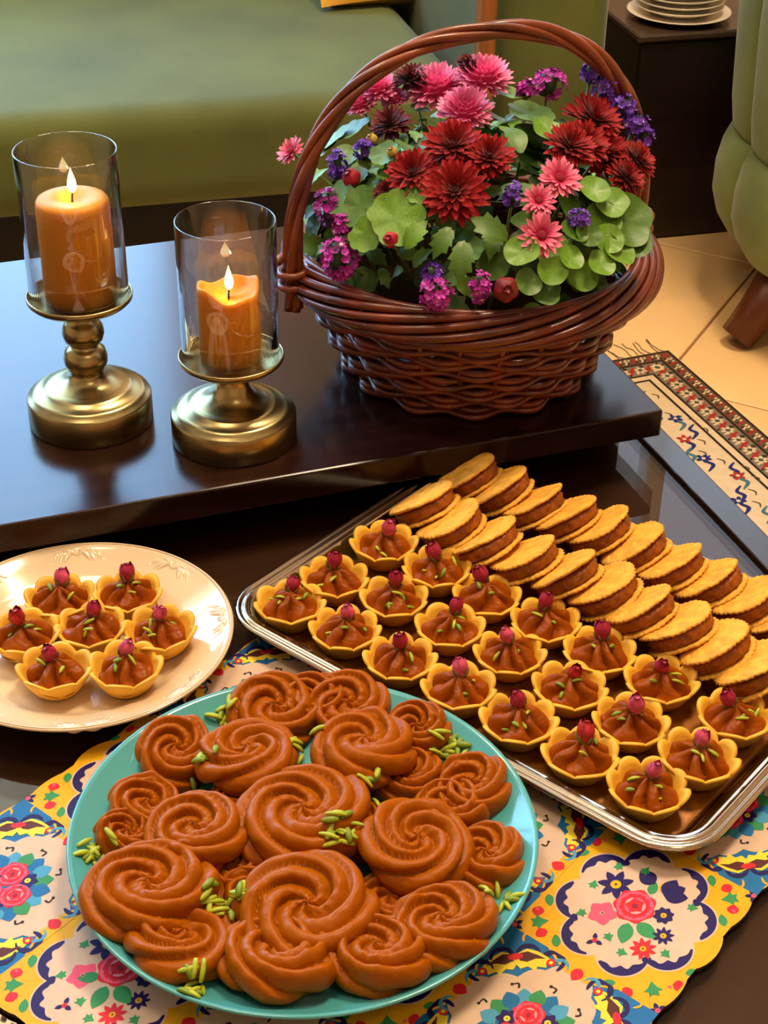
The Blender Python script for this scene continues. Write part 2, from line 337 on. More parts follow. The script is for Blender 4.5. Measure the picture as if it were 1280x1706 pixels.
# local axes: -x into the rug from its right edge, -y from its far edge towards the camera
def poly_obj(name, items, parent, z0, dz=.00012, loc=(0,0,0)):
    q_=0
    """flat printed/woven shapes: items are (polygon points, material, layer)"""
    V=[];F=[];mi=[];ms=[]
    for pts,m,l in items:
        if m not in ms: ms.append(m)
        k=len(V); 
        ar=sum(pts[i-1][0]*pts[i][1]-pts[i][0]*pts[i-1][1] for i in range(len(pts)))
        if ar<0: pts=pts[::-1]
        q_=(q_+1)%149       # overlapping shapes of one layer never share a plane
        V+=[(p[0],p[1],z0+dz*l+q_*3e-7) for p in pts]; F.append(tuple(range(k,k+len(pts)))); mi.append(ms.index(m))
    return mesh(name,V,F,ms,parent,False,mi,loc=loc)
def flat(name,c,rough=.6): return pbr('print_'+name, c, max(rough,.55), noise=(90,.05), spec=.2)
W_dk=flat('woven_dark',rgb(44,30,22),.95); W_br=flat('woven_brown',rgb(96,70,48),.95); W_cr=flat('woven_cream',rgb(206,178,140),.95)
W_rd=flat('woven_red',rgb(158,44,32),.95); W_bl=flat('woven_blue',rgb(34,40,96),.95); W_gn=flat('woven_teal',rgb(66,104,108),.95)
W_gr=flat('woven_grey',rgb(120,104,86),.95)
RL,RWd = 2.4, 1.7
V,F = rbox(RWd,RL,.007,.002,1); mesh('rug_pile',V,F,W_cr,rug,False,loc=(-RWd/2,-RL/2,.0035))
def rect(x0,y0,x1,y1): return [(x0,y0),(x1,y0),(x1,y1),(x0,y1)]
def ell2(cx,cy,a,b,rot=0,n=12):
    c,s=math.cos(rot),math.sin(rot); return [(cx+a*math.cos(TAU*i/n)*c-b*math.sin(TAU*i/n)*s, cy+a*math.cos(TAU*i/n)*s+b*math.sin(TAU*i/n)*c) for i in range(n)]
def ribbon(pts,w):
    if 2 < len(pts) < 8:           # smooth the few given points into a curve
        q=[];ww=[];m=len(pts); wl=list(w) if hasattr(w,'__len__') else [w]*m
        for i in range(m-1):
            a,b,c,d=[Vector(pts[max(0,min(m-1,i+k))]) for k in (-1,0,1,2)]
            for s in range(4):
                t=s/4; q.append(tuple(.5*((2*b)+(c-a)*t+(2*a-5*b+4*c-d)*t*t+(3*b-a-3*c+d)*t**3))); ww.append(wl[i]+(wl[i+1]-wl[i])*t)
        q.append(tuple(pts[-1])); ww.append(wl[-1]); pts,w=q,ww
    L=[];Rr=[];n=len(pts)
    for i in range(n):
        a=Vector(pts[max(i-1,0)]);b=Vector(pts[min(i+1,n-1)]);t=(b-a).normalized();nn=Vector((-t.y,t.x)); ww=w[i] if hasattr(w,'__len__') else w
        p=Vector(pts[i]); L.append(tuple(p+nn*ww)); Rr.append(tuple(p-nn*ww))
    return L+Rr[::-1]
it=[]
def band(x0,x1,m,l):   # along right edge and mitred along the far edge
    it.append(([(-x0,-x0),(-x0,-RL+.02),(-x1,-RL+.02),(-x1,-x1)],m,l)); it.append(([(-x0,-x0),(-x1,-x1),(-RWd+.02,-x1),(-RWd+.02,-x0)],m,l))
band(.003,.007,W_dk,1); band(.007,.026,W_br,1); band(.026,.030,W_dk,1); band(.030,.058,W_gr,1); band(.058,.062,W_dk,1); band(.062,.072,W_cr,1); band(.072,.076,W_dk,1)
def both(fn, step, n, off):
    for k in range(n):
        y=-off-step*k
        for pts,m,l in fn(y,k):
            it.append((pts,m,l)); it.append(([(p[1],p[0]) for p in pts],m,l))
both(lambda y,k:[(ribbon([(-.010,y),(-.014,y-.004),(-.018,y-.002),(-.023,y-.007)],.0016),W_cr if k%2 else W_rd,2),(ell2(-.013,y-.010,.003,.002,.6,8),W_cr,2),(ell2(-.021,y-.001,.0022,.0022,0,8),W_dk,2)],.013,70,.012)
def mainb(y,k):
    o=[]
    if k%2==0:
        for q in range(6):
            a=TAU*q/6; o.append((ell2(-.044+.0062*math.cos(a),y+.0062*math.sin(a),.0042,.0026,a,8),W_cr,2))
        o.append((ell2(-.044,y,.0035,.0035,0,8),W_dk,3)); o.append((ell2(-.044,y,.0018,.0018,0,6),W_gn,4))
        for sx in (-.033,-.055): o.append((ell2(sx,y+.006,.003,.0018,.8,8),W_dk,2))
    else:
        o.append((ribbon([(-.034,y+.006),(-.042,y+.002),(-.046,y-.002),(-.054,y-.006)],[.0012,.0034,.0034,.0012]),W_rd,2))
        o.append((ell2(-.036,y-.006,.0035,.002,.5,8),W_dk,2)); o.append((ell2(-.052,y+.006,.0035,.002,.5,8),W_cr,2))
    return o
both(mainb,.0135,60,.045)
rr=random.Random(3)
for k in range(60):      # arabesques in the field
    y=-.10-.026*k; x=-.095-.018*math.sin(k*1.3)
    it.append((ribbon([(x,y),(x-.012,y-.010),(x-.008,y-.022),(x-.022,y-.034)],[.001,.0026,.003,.001]),W_bl if k%3 else W_gn,2))
    it.append((ribbon([(x+.004,y-.01),(x+.010,y-.018),(x+.006,y-.026)],[.0006,.0014,.0006]),W_br,2))
    if k%2:
        for q in range(5):
            a=TAU*q/5+k; it.append((ell2(x-.012+.006*math.cos(a),y-.004+.006*math.sin(a),.005,.003,a,8),W_rd if k%4==1 else W_bl,3))
        it.append((ell2(x-.012,y-.004,.003,.003,0,8),W_cr,4))
    for q in range(9):
        xx=x-.05-rr.random()*.9; yy=y-rr.random()*.02
        it.append((ribbon([(xx,yy),(xx-.012,yy-.010),(xx-.008,yy-.022)],[.001,.003,.001]),rr.choice([W_bl,W_rd,W_gn,W_br]),2))
po = poly_obj('woven_pattern', it, rug, .0072); po['kind']='stuff'
mb=MB()
for k in range(150):    # knotted fringe lying on the tiles beyond the far edge
    x=-.004-k*.011; p=[(x,0,.004)]; dx=rr.uniform(-.012,.012)
    for q in range(1,5): p.append((x+dx*q/4+rr.uniform(-.004,.004), .012*q+rr.uniform(-.003,.003), .0012))
    mb.add(*tube(p,.0006,4))
fr=mb.build('fringe',W_gr,rug); fr['kind']='stuff'

# ------------------------------------------------------------------ sofa
so = thing('sofa','olive green velvet sofa with wood-trimmed arm behind the table','sofa', rw(0,0,F0),(0,0,RA))
def so_part(name,u0,u1,v0,v1,z0,z1,mat,bev,seg=4,sub=0,bulge=0,smooth=True):
    V,F = rbox(u1-u0,v1-v0,z1-z0,bev,seg,sub,bulge); return mesh(name,V,F,mat,so,smooth,loc=((u0+u1)/2,(v0+v1)/2,(z0+z1)/2-F0))
SU0,SU1 = -1.8,.643
so_part('seat',SU0,SU1,2.003,2.80,-.175,-.035,M_velv,.035,4,6,.018)
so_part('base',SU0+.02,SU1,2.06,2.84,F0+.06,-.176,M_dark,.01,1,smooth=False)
so_part('backrest',SU0,SU1+.01,2.74,2.99,-.12,.33,M_velv,.06,4)
arm=so_part('arm',SU1+.018,SU1+.20,2.023,2.985,F0+.05,.24,M_velv,.045,5)
so_part('arm',SU0-.2,SU0-.002,2.023,2.985,F0+.05,.24,M_velv,.045,5)
V,F=rbox(.022,.03,.24-F0-.06,.004,2); mesh('wood_trim',V,F,M_oak,so,False,loc=(SU1+.010,2.013,(.24+F0+.05)/2-F0))
for (a,b) in ((SU0+.1,2.1),(SU1-.1,2.1),(SU0+.1,2.7),(SU1-.1,2.7)):
    V,F=lathe([(.018,0),(.026,.059)],14,True,True); mesh('foot',V,F,M_legw,so,False,loc=(a,b,0))
# mustard cushion lying on the seat against the sofa back
def cush(sx,sy,sz):
    def fn(i,j):
        a=-1+2*i/20; b=-1+2*j/20; k=(1-a**4)*(1-b**4); return (a*sx*(1-.06*(1-b*b)*0+.05*(abs(b)**3)),b*sy*(1+.05*(abs(a)**3)),sz*k**.5)
    V,F=grid(21,21,fn); V2=[(x,y,-z) for x,y,z in V]; n=len(V); return V+V2, F+[tuple(i+n for i in f[::-1]) for f in F]
V,F=cush(.17,.17,.05); cu=mesh('cushion',V,F,M_must,None); tag(cu,'mustard yellow scatter cushion leaning on the sofa backrest','cushion'); 

# ------------------------------------------------------------------ side table, plates, armchair
st = thing('side_table','dark espresso block side table carrying a stack of white plates','side table', rw(1.15,2.55,F0),(0,0,RA))
V,F=rbox(.30,.50,.335,.004,1); mesh('body',V,F,M_sidet,st,False,loc=(0,0,.1675-.0))
V,F=rbox(.31,.51,.012,.003,1); mesh('table_top',V,F,pbr('side_table_top',rgb(70,52,40),.25,noise=(8,.2)),st,False,loc=(0,0,.341))
stz=F0+.3475
pp=lathe([(0.0,.002),(.045,.002),(.050,.0),(.056,.002),(.078,.010),(.079,.0115),(.076,.0115),(.055,.0055),(.0,.0055)],40)
pme=None
psx,psy=PLATES_XY
names=['bottom','second from bottom','third from bottom','fourth from bottom','fifth from bottom','sixth from bottom','top']
for k in range(7):
    s=1.06 if k==0 else .90+.004*k
    if pme is None: o=mesh('stacked_plate',pp[0],pp[1],pbr('white_glazed_china',rgb(232,218,196),.2,coat=.3)); pme=o.data
    else: o=put('stacked_plate',pme)
    o.location=(psx,psy,stz+.0098*k); o.scale=(s,s,1)
    tag(o,'white china plate, %s in the stack on the dark side table'%names[k],'plate','stacked white plates')

ac = thing('armchair','sage green channel-tufted armchair with wooden legs at the right','armchair', (ARM[0],ARM[1],F0),(0,0,ARM[2]))
def channel(name,prof,ang0,ang1,rout,bulge,mat):
    """one stuffed upright channel of the wrap-around shell"""
    n=10; V=[];F=[]
    for (z,rs) in prof:
        for j in range(n+1):
            t=j/n; a=ang0+(ang1-ang0)*t; b=bulge*math.sin(PI*t)**.6
            V.append(((rout*rs+b)*math.cos(a),(rout*rs+b)*math.sin(a),z))
        for j in range(n+1):
            t=1-j/n; a=ang0+(ang1-ang0)*t
            V.append(((rout*rs-.09)*math.cos(a),(rout*rs-.09)*math.sin(a),z))
    m=2*(n+1)
    for i in range(len(prof)-1):
        for j in range(m): F.append((i*m+j,i*m+(j+1)%m,(i+1)*m+(j+1)%m,(i+1)*m+j))
    F.append(tuple(range(m))[::-1]); F.append(tuple((len(prof)-1)*m+j for j in range(m)))
    return mesh(name,V,F,mat,ac)
low=[(.105,.84),(.12,.91),(.15,.965),(.18,.99),(.22,.99),(.25,.975),(.268,.955),(.275,.935)]
upp=[(.276,.935),(.285,.950),(.32,.965),(.45,.985),(.55,.985),(.66,.985),(.70,.96),(.715,.90)]
NC=9
for k in range(NC):
    a0=R(60)+R(240)*k/NC; a1=R(60)+R(240)*(k+1)/NC
    channel('lower_channel',low,a0,a1,.36,.016,M_velv2); channel('upper_channel',upp,a0,a1,.36,.014,M_velv2)
V,F=lathe([(0,.11),(.27,.11),(.29,.14),(.29,.30),(.27,.34),(0,.36)],40); mesh('seat_cushion',V,F,M_velv2,ac)
for k in range(4):
    a=R(LEGA)+TAU*k/4; c,s=math.cos(a),math.sin(a)
    V,F=tube([(.36*c,.36*s,.012),(.33*c,.33*s,.05),(.28*c,.28*s,.12)],[.026,.030,.042],10); 
    V=[(x,y,max(0,z)) for x,y,z in V]; mesh('leg',V,F,M_legw,ac)

# ------------------------------------------------------------------ coffee table
TA = R(20.05); tc0 = Vector((.2167,1.0811,0))
ct = thing('coffee_table','dark wood coffee table with smoked glass top and raised wooden board','table',(tc0.x,tc0.y,F0),(0,0,TA))
def ct_part(name,u0,u1,v0,v1,z0,z1,mat,bev=.002,seg=2,smooth=False):
    V,F=rbox(u1-u0,v1-v0,z1-z0,bev,seg); return mesh(name,V,F,mat,ct,smooth,loc=((u0+u1)/2,(v0+v1)/2,(z0+z1)/2-F0))
BZ=.0486
ct_part('raised_board',-1.15,0,0,.436,.0255,BZ,M_wood,.0018)
ct_part('riser',-1.12,-.004,.056,.42,.0002,.0254,M_wood,.001)
ct_part('glass_pane',-1.148,.0025,-.62,.44,-.008,0,M_smoke,.0006,1)
ct_part('frame_rail',.0062,.030,-.66,.48,-.05,.0008,M_frame,.0015)
ct_part('frame_rail',-1.18,-1.152,-.66,.48,-.05,.0008,M_frame,.0015)
ct_part('frame_rail',-1.152,.0062,-.66,-.624,-.05,.0008,M_frame,.0015)
ct_part('frame_rail',-1.152,.0062,.444,.48,-.05,.0008,M_frame,.0015)
ct_part('pane_support',-1.152,.0062,-.624,.444,-.03,-.0082,pbr('brown_backing',rgb(74,46,28),.6),.001,1)  # brown painted under the pane stands in for the ceiling reflected in the glass
for (a,b) in ((-.03,-.60),(-1.12,-.60),(-.03,.42),(-1.12,.42)): ct_part('leg',a-.03,a+.03,b-.03,b+.03,F0+.0078,-.05,M_frame,.003)
ct_part('lower_shelf',-1.08,-.07,-.56,.38,-.32,-.30,M_frame,.002)

# ------------------------------------------------------------------ candle holders, candles, glass cylinders
def holder(loc, prof_stem, dish_z, label):
    h = thing('candle_holder',label,'candle holder',(loc[0],loc[1],BZ),None,'brass candle holders')
    V,F=lathe([(.001,0),(.0462,0),(.0468,.001),(.0468,.0205),(.0458,.0222),(.0435,.0228),(.0425,.0248),(.0395,.0262),(.0345,.0272),(.033,.0290),(.030,.0302)]+[(.024,.0315),(.012,.0335)],72); mesh('base',V,F,M_brass,h)
    V,F=lathe(prof_stem,48); mesh('stem',V,F,M_brass,h)
    V,F=lathe([(.008,dish_z-.004),(.020,dish_z-.003),(.036,dish_z-.0015),(.0385,dish_z+.001),(.0388,dish_z+.0035),(.0380,dish_z+.0048),(.0372,dish_z+.0035),(.0368,dish_z+.0012),(.033,dish_z+.001),(.0005,dish_z+.001)],72); mesh('dish',V,F,M_brass,h)
    return h
def hurricane(loc, z0, height, r, label):
    t=.0011; V,F=lathe([(r-t,0),(r,0),(r,height*.5),(r,height-.0006),(r-t*.5,height),(r-t,height-.0006),(r-t,height*.5),(r-t,0)],72)
    o=mesh('glass_cylinder',V,F,M_glass,None,loc=(loc[0],loc[1],BZ+z0)); tag(o,label,'glass cylinder','clear glass candle cylinders'); return o
def flame_mesh(): return lathe([(.0002,0),(.0022,.0018),(.0033,.005),(.0030,.009),(.0018,.013),(.0007,.0165),(.0001,.019)],16)
def flame_mat():
    m=bpy.data.materials.new('flame'); m.use_nodes=True; N=m.node_tree.nodes; L=m.node_tree.links; N.clear()
    o=N.new('ShaderNodeOutputMaterial'); e=N.new('ShaderNodeEmission'); tc=N.new('ShaderNodeTexCoord'); sp=N.new('ShaderNodeSeparateXYZ'); rp=N.new('ShaderNodeValToRGB'); mp=N.new('ShaderNodeMath'); mp.operation='MULTIPLY'; mp.inputs[1].default_value=1/.02
    L.new(tc.outputs['Object'],sp.inputs[0]); L.new(sp.outputs['Z'],mp.inputs[0]); L.new(mp.outputs[0],rp.inputs[0])
    rp.color_ramp.elements[0].color=(1,.32,.05,1); rp.color_ramp.elements[0].position=.02; rp.color_ramp.elements[1].color=(1,.55,.14,1); k=rp.color_ramp.elements.new(.35); k.color=(1,.80,.42,1)
    L.new(rp.outputs[0],e.inputs[0]); e.inputs[1].default_value=9; L.new(e.outputs[0],o.inputs[0]); return m
M_flame=flame_mat()
def candle(loc, z0, r, hgt, melted, label):
    c = thing('pillar_candle',label,'candle',(loc[0],loc[1],BZ+z0),None,'lit pillar candles')
    if melted:   # a burnt-down candle with an uneven raised edge
        prof=[(.86*r,0),(.97*r,.001),(r,.004),(r,.5*hgt),(1.0*r,.93*hgt),(.985*r,hgt),(.93*r,1.005*hgt),(.86*r,.985*hgt),(.74*r,.91*hgt),(.4*r,.86*hgt),(.05*r,.85*hgt)]; wick0=.84*hgt
    else:
        prof=[(.90*r,0),(.98*r,.001),(r,.004),(r,.5*hgt),(r,.90*hgt),(.985*r,.945*hgt),(.93*r,.975*hgt),(.80*r,.99*hgt),(.45*r,.985*hgt),(.25*r,.955*hgt),(.05*r,.945*hgt)]; wick0=.94*hgt
    V,F=lathe(prof,56); W=[]
    for (x,y,z) in V:
        a=math.atan2(y,x); k=z/hgt
        if melted and k>.8: z+=.0045*math.sin(a*2+.6)*(k-.8)*4+.0016*math.sin(a*5)*(k-.8)*5
        s=1+.006*fbm(a*2,z*60); W.append((x*s,y*s,z))
    mesh('wax_body',W,F,M_wax,c)
    V,F=tube([(0,0,wick0-.001),(.0003,0,wick0+.004),(.0012,.0004,wick0+.010)],.0007,6); mesh('wick',V,F,M_wick,c)
    V,F=flame_mesh(); mesh('flame',V,F,M_flame,c,loc=(.0008,.0003,wick0+.0065))
    l=bpy.data.lights.new('candle_flame_light','POINT'); l.energy=.75; l.color=(1,.62,.26); l.shadow_soft_size=.0028
    lo=bpy.data.objects.new('candle_flame_light',l); COL.objects.link(lo); lo.location=(loc[0],loc[1],BZ+z0+wick0+.0125+FL)
    return c
HL=(-.2248,1.0549); HR=(-.1135,1.0322)
holder(HL,[(.026,.0312),(.0215,.0325),(.0155,.0355),(.0125,.0395),(.0115,.0425),(.0140,.0445),(.0160,.0490),(.0163,.0540),(.0150,.0590),(.0110,.0620),(.0085,.0635),(.0100,.0650),(.0140,.0680),(.0155,.0730),(.0150,.0780),(.0125,.0825),(.0090,.0850),(.0092,.0870),(.0120,.0905),(.020,.0975)],.1010,'tall brass candle holder with two ball knobs on its stem')
holder(HR,[(.026,.0312),(.0215,.0330),(.0165,.0370),(.0135,.0415),(.0118,.0460),(.0112,.0500),(.0118,.0530),(.0150,.0560),(.0150,.0580),(.020,.0620)],.0654,'short brass candle holder without knobs, beside the wicker basket')
hurricane(HL,.1024,.112,.0360,'clear glass cylinder around the taller candle at far left')
hurricane(HR,.0668,.107,.0355,'clear glass cylinder around the shorter candle near the basket')
candle((HL[0]+.002,HL[1]-.002),.1022,.0262,.0790,False,'tall smooth honey yellow pillar candle burning in the left cylinder')
candle((HR[0],HR[1]),.0666,.0225,.0560,True,'short burnt-down yellow pillar candle with uneven rim in right cylinder')

# ------------------------------------------------------------------ wicker basket
BC=Vector((.0654,1.1594,BZ)); HA=R(22.4)
bk=thing('wicker_basket','reddish brown wicker basket with arched twisted handle on the table','basket',BC,(0,0,HA))
def brad(z): return .092+.042*(max(z,0)/.09)**.9
NST=26; NS=182
row=0
for k in range(8):
    zc=.0065+.0108*k
    for q in (-1,1):
        pts=[]
        for i in range(NS):
            a=TAU*i/NS; w=math.cos(NST/2*a+PI*k); rr_=brad(zc)+.0046*w
            pts.append((rr_*math.cos(a),rr_*math.sin(a),zc+q*.0027+.0006*math.sin(3*a+k*2+q)))
        V,F=tube(pts,.0029,6,True); mesh('weaving_cane',V,F,M_cane,bk)
for i in range(NST):
    a=TAU*(i+.0)/NST+PI/NST
    V,F=tube([(brad(z)*math.cos(a),brad(z)*math.sin(a),z) for z in (.001,.03,.06,.095)],.0026,6); mesh('stake',V,F,M_cane,bk)
V,F=lathe([(.0,.001),(.092,.001),(.093,.004),(.0,.005)],48); mesh('basket_bottom',V,F,M_cane,bk)
NRC=10
for k in range(NRC):      # rolled border of canes
    ph=TAU*k/NRC; pts=[]
    for i in range(144):
        a=TAU*i/144; b=ph+a*2
        pts.append(((.1385+.0095*math.cos(b))*math.cos(a),(.1385+.0095*math.cos(b))*math.sin(a),.0965+.0105*math.sin(b)-.004*math.cos(b)))
    V,F=tube(pts,.0034,6,True); mesh('rim_cane',V,F,M_cane,bk)
def arch(t):              # t 0..1 along the handle
    L0=.030
    a=PI*(-.08+1.16*t)
    if a<0: return Vector((-.148,0,.112+a*.16))
    if a>PI: return Vector((.148,0,.112-(a-PI)*.16))
    c,s=math.cos(a),math.sin(a); e=2/2.3
    return Vector((-.148*math.copysign(abs(c)**e,c),0,.112+.157*abs(s)**e))
NH=110
for k in range(4):
    pts=[];rad=[]
    for i in range(NH):
        t=i/(NH-1); p=arch(t); q=(arch(min(1,t+.004))-arch(max(0,t-.004))).normalized(); nx=Vector((0,1,0)); nz=q.cross(nx)
        b=TAU*k/4+t*TAU*2.6; pts.append(p+nx*math.cos(b)*.0042+nz*math.sin(b)*.0042); rad.append(.0036+.0006*math.sin(t*9+k))
    V,F=tube(pts,rad,8); mesh('handle_cane',V,F,M_caneH,bk)
for sx in (-1,1):        # lashing where the handle meets the rim
    pts=[(sx*.148+.011*math.cos(b),.011*math.sin(b)*1.2,.087+.0016*b) for b in [TAU*i/14 for i in range(36)]]
    V,F=tube(pts,.003,6); mesh('handle_lashing',V,F,M_caneH,bk)
V,F=lathe([(0,.078),(.06,.080),(.108,.072),(.110,.062),(0,.060)],40); so_=mesh('potting_soil',V,F,M_soil,None,loc=BC); tag(so_,'dark potting soil filling the wicker basket under the leaves','soil',kind='stuff')

# ------------------------------------------------------------------ leaves and flowers
def leaf_round(nl=9,sc_=.07,cup=.12,pet=True):
    V=[(0,0,0)];F=[];n=36
    for k,rk in enumerate((.5,1)):
        for i in range(n):
            a=TAU*i/n; rr_=rk*(1+sc_*(abs(math.sin(nl*a/2))-.5)*(rk))*(1-.22*max(0,math.cos(a+PI))**6)
            x,y=rr_*math.cos(a),rr_*math.sin(a); V.append((x*.5+.42,y*.5,cup*.5*(rk**2)*(1 if k else .8)-.05*(x+1)**2*.3+.018*math.cos(5*a)*rk))
    V[0]=(.42,0,0)
    for i in range(n):
        j=(i+1)%n; F.append((0,1+i,1+j)); F.append((1+i,1+n+i,1+n+j,1+j))
    return V,F
def leaf_lobed():
    V=[];F=[];n=9; prof=[.04,.20,.40,.34,.50,.36,.44,.24,.12,.01]
    for i in range(10):
        t=i/9; w=prof[i]*.62
        for s in (-1,-.5,0,.5,1): V.append((t+.07*abs(s)*(1 if i%2==0 else -.4)*(i<8), s*w, .10*abs(s)*w*2+.12*math.sin(t*2.4)-.15*t*t))
    for i in range(9):
        for j in range(4): F.append((i*5+j,i*5+j+1,(i+1)*5+j+1,(i+1)*5+j))
    return V,F
def leaf_oval():
    V=[];F=[]
    for i in range(9):
        t=i/8; w=.30*math.sin(PI*min(1,.04+t*.96))**.75
        for s in (-1,-.5,0,.5,1): V.append((t,s*w,.16*abs(s)*w+.10*math.sin(t*2.6)-.14*t*t))
    for i in range(8):
        for j in range(4): F.append((i*5+j,i*5+j+1,(i+1)*5+j+1,(i+1)*5+j))
    return V,F
LEAF=[]
for nm,vf_ in (('round',leaf_round(9,.10,.14)),('plain',leaf_round(3,.02,.22)),('lobed',leaf_lobed()),('oval',leaf_oval())):
    for mt in (M_leafA,M_leafB,M_leafC,M_leafD):
        me=bpy.data.meshes.new('leaf_'+nm); me.from_pydata([tuple(v) for v in vf_[0]],[],vf_[1]); me.materials.append(mt); me.polygons.foreach_set('use_smooth',[True]*len(me.polygons)); LEAF.append(me)
DC=Vector((.0654,1.1594,BZ+.085)); DAX=Vector((.140,.140,.116))
plant=thing('leafy_plant','mixed green foliage plant filling the wicker basket between the blossoms','plant',BC)
kal=thing('succulent_plant','round-leaved green succulent at the right front of the wicker basket','plant',BC+Vector((.08,-.05,.0)))
lr=random.Random(11)
def put_leaf(P,n,size,me,par,spin=None):
    q=upq(n,lr.uniform(0,TAU) if spin is None else spin)
    o=put('leaf',me,par); o.rotation_mode='QUATERNION'; o.rotation_quaternion=q
    off=q @ Vector((-.42*size,0,0)); o.location=Vector(P)+off-par.location; o.scale=(size,size,size)
    return o
for k in range(262):
    ph=lr.uniform(0,TAU); cz=lr.uniform(.02,1)**.8; 
    n=Vector((math.cos(ph)*math.sqrt(1-cz*cz),math.sin(ph)*math.sqrt(1-cz*cz),cz)); s=lr.uniform(.74,.97)
    P=DC+Vector((n.x*DAX.x,n.y*DAX.y,n.z*DAX.z))*s
    if n.y>.45 and lr.random()<.5: continue
    nn=(n+Vector((lr.uniform(-.6,.6),lr.uniform(-.6,.6),lr.uniform(-.1,.7)))).normalized()
    left = n.x<0 and n.y<.35
    kind=lr.choices([0,1,2,3],[4,.6,4,1.5] if n.x<.2 else [2,3,2,2])[0]
    col=lr.choices([0,1,2,3],[3,3,1.6,2.2] if left else [2.2,3.4,2.6,.4])[0]
    put_leaf(P,nn,lr.uniform(.017,.032),LEAF[kind*4+col],plant)
bush=thing('bushy_plant','pale green small-leaved plant at the back left of the basket','plant',BC+Vector((-.05,.03,.0)))
for k in range(190):
    ph=lr.uniform(R(70),R(235)) if k<120 else lr.uniform(R(0),R(110)); cz=lr.uniform(.10,.97)
    n=Vector((math.cos(ph)*math.sqrt(1-cz*cz),math.sin(ph)*math.sqrt(1-cz*cz),cz)); s=lr.uniform(.80,1.0)
    P=DC+Vector((n.x*DAX.x,n.y*DAX.y,n.z*DAX.z*1.06))*s
    nn=(n*.5+Vector((lr.uniform(-.7,.7),lr.uniform(-.9,.2),lr.uniform(.1,.9)))).normalized()
    put_leaf(P,nn,lr.uniform(.014,.025),LEAF[lr.choices([0,2,3],[2,4,2])[0]*4+lr.choices([0,1,2,3],[2,2.5,1,2.5 if k<120 else .5])[0]],bush)
BIGLEAF=[(.0939,1.2133,.2531,.0213,1,0),(.1178,1.1412,.2505,.0212,1,0),(.1061,1.1673,.254,.0291,0,1),(.0918,1.1154,.2517,.0225,3,1),(.0053,1.0624,.2121,.0347,0,0),(-.0209,1.0848,.2115,.0265,0,1),(.0221,1.0747,.2287,.0175,0,0),(.0519,1.0311,.1969,.0256,2,1),(.0728,1.0427,.2126,.0258,2,1),(-.0283,1.2100,.2248,.0242,0,3),(-.0424,1.2066,.2185,.0242,0,3),(-.0344,1.1028,.2108,.0224,0,3),(-.0517,1.2023,.2101,.0193,0,3),(-.0042,1.1226,.2384,.0181,0,3),(-.0748,1.1836,.1773,.0144,2,3),(-.0676,1.1373,.1856,.0139,2,3),(-.0567,1.1534,.2045,.0187,2,0),(-.0161,1.0650,.1991,.0218,0,0),(.0392,1.0410,.2059,.0214,2,1),(.0182,1.0477,.2049,.0215,2,0)]
TOCAM=Vector((0,-.83,.55))
for (x,y,z,s,kd,cl) in BIGLEAF:
    n=((Vector((x,y,z))-DC).normalized()+TOCAM*.4+Vector((0,0,.3))).normalized(); put_leaf((x,y,z),n,s*1.25,LEAF[kd*4+cl],plant)
KAL=[(.1744,1.0900,.2009,.0363),(.1625,1.0921,.2138,.0226),(.1485,1.0919,.2239,.0202),(.1425,1.0588,.2045,.0176),(.1518,1.0498,.1855,.0194),(.1289,1.0410,.1937,.0174),(.0987,1.0238,.1827,.0171),(.0941,1.0343,.2007,.0215),(.1158,1.0318,.1884,.019),(.1791,1.0834,.1898,.0272),(.1662,1.0651,.1882,.0223),(.1393,1.0453,.178,.02),(.1132,1.0287,.172,.019),(.1587,1.0691,.196,.02),(.1561,1.0841,.205,.024),(.1320,1.0575,.206,.018),(.1718,1.0934,.187,.024)]
for k,(x,y,z,s) in enumerate(KAL):
    n=((Vector((x,y,z))-DC).normalized()*.5+TOCAM*.4+Vector((lr.uniform(-.3,.3),lr.uniform(-.3,.3),.5))).normalized(); put_leaf((x,y,z),n,s*1.2,LEAF[4+(0 if k%3 else 1)],kal)
def stems(par, P, base):
    m=(Vector(P)+Vector(base))/2+Vector((lr.uniform(-.006,.006),lr.uniform(-.006,.006),.006))
    V,F=tube([Vector((0,0,-.001)),par.rotation_quaternion.inverted()@(m-Vector(P)),par.rotation_quaternion.inverted()@(Vector(base)-Vector(P))],.0011,5); return mesh('stem',V,F,M_stem,par)
def petal(nl=4, w=.16, curl=.3, tipw=.7):
    V=[];F=[];A=[]
    for i in range(nl+1):
        t=i/nl; ww=w*(.35+.65*math.sin(PI*min(.93,t*.62+.22)))*(1 if t<.9 else tipw); 
        if i==nl: ww*=.45
        for s in (-1,0,1): V.append((t,s*ww,curl*t*t+.10*abs(s)*(1-.3*t)*w*3)); A.append(t)
    for i in range(nl):
        for j in range(2): F.append((i*3+j,i*3+j+1,(i+1)*3+j+1,(i+1)*3+j))
    return V,F,A
def mum(rings, seed, w=.16):
    """rings: (count, length, elevation, curl, base radius, base height)"""
    r=random.Random(seed); mb=MB()
    for (n,ln,el,cu,br,bz) in rings:
        pv=petal(4,w,cu)
        for k in range(n):
            a=TAU*(k+r.uniform(-.3,.3))/n+ln*7; l=ln*r.uniform(.86,1.1); e=el+r.uniform(-.12,.12)
            mb.addx((pv[0],pv[1]), T((br*math.cos(a),br*math.sin(a),bz))@Matrix.Rotation(a,4,'Z')@Matrix.Rotation(-e,4,'Y')@Matrix.Rotation(r.uniform(-.25,.25),4,'X')@Matrix.Diagonal((l,l,l,1)), [ (br+ l*t*math.cos(e)) if False else t for t in pv[2]])
    return mb
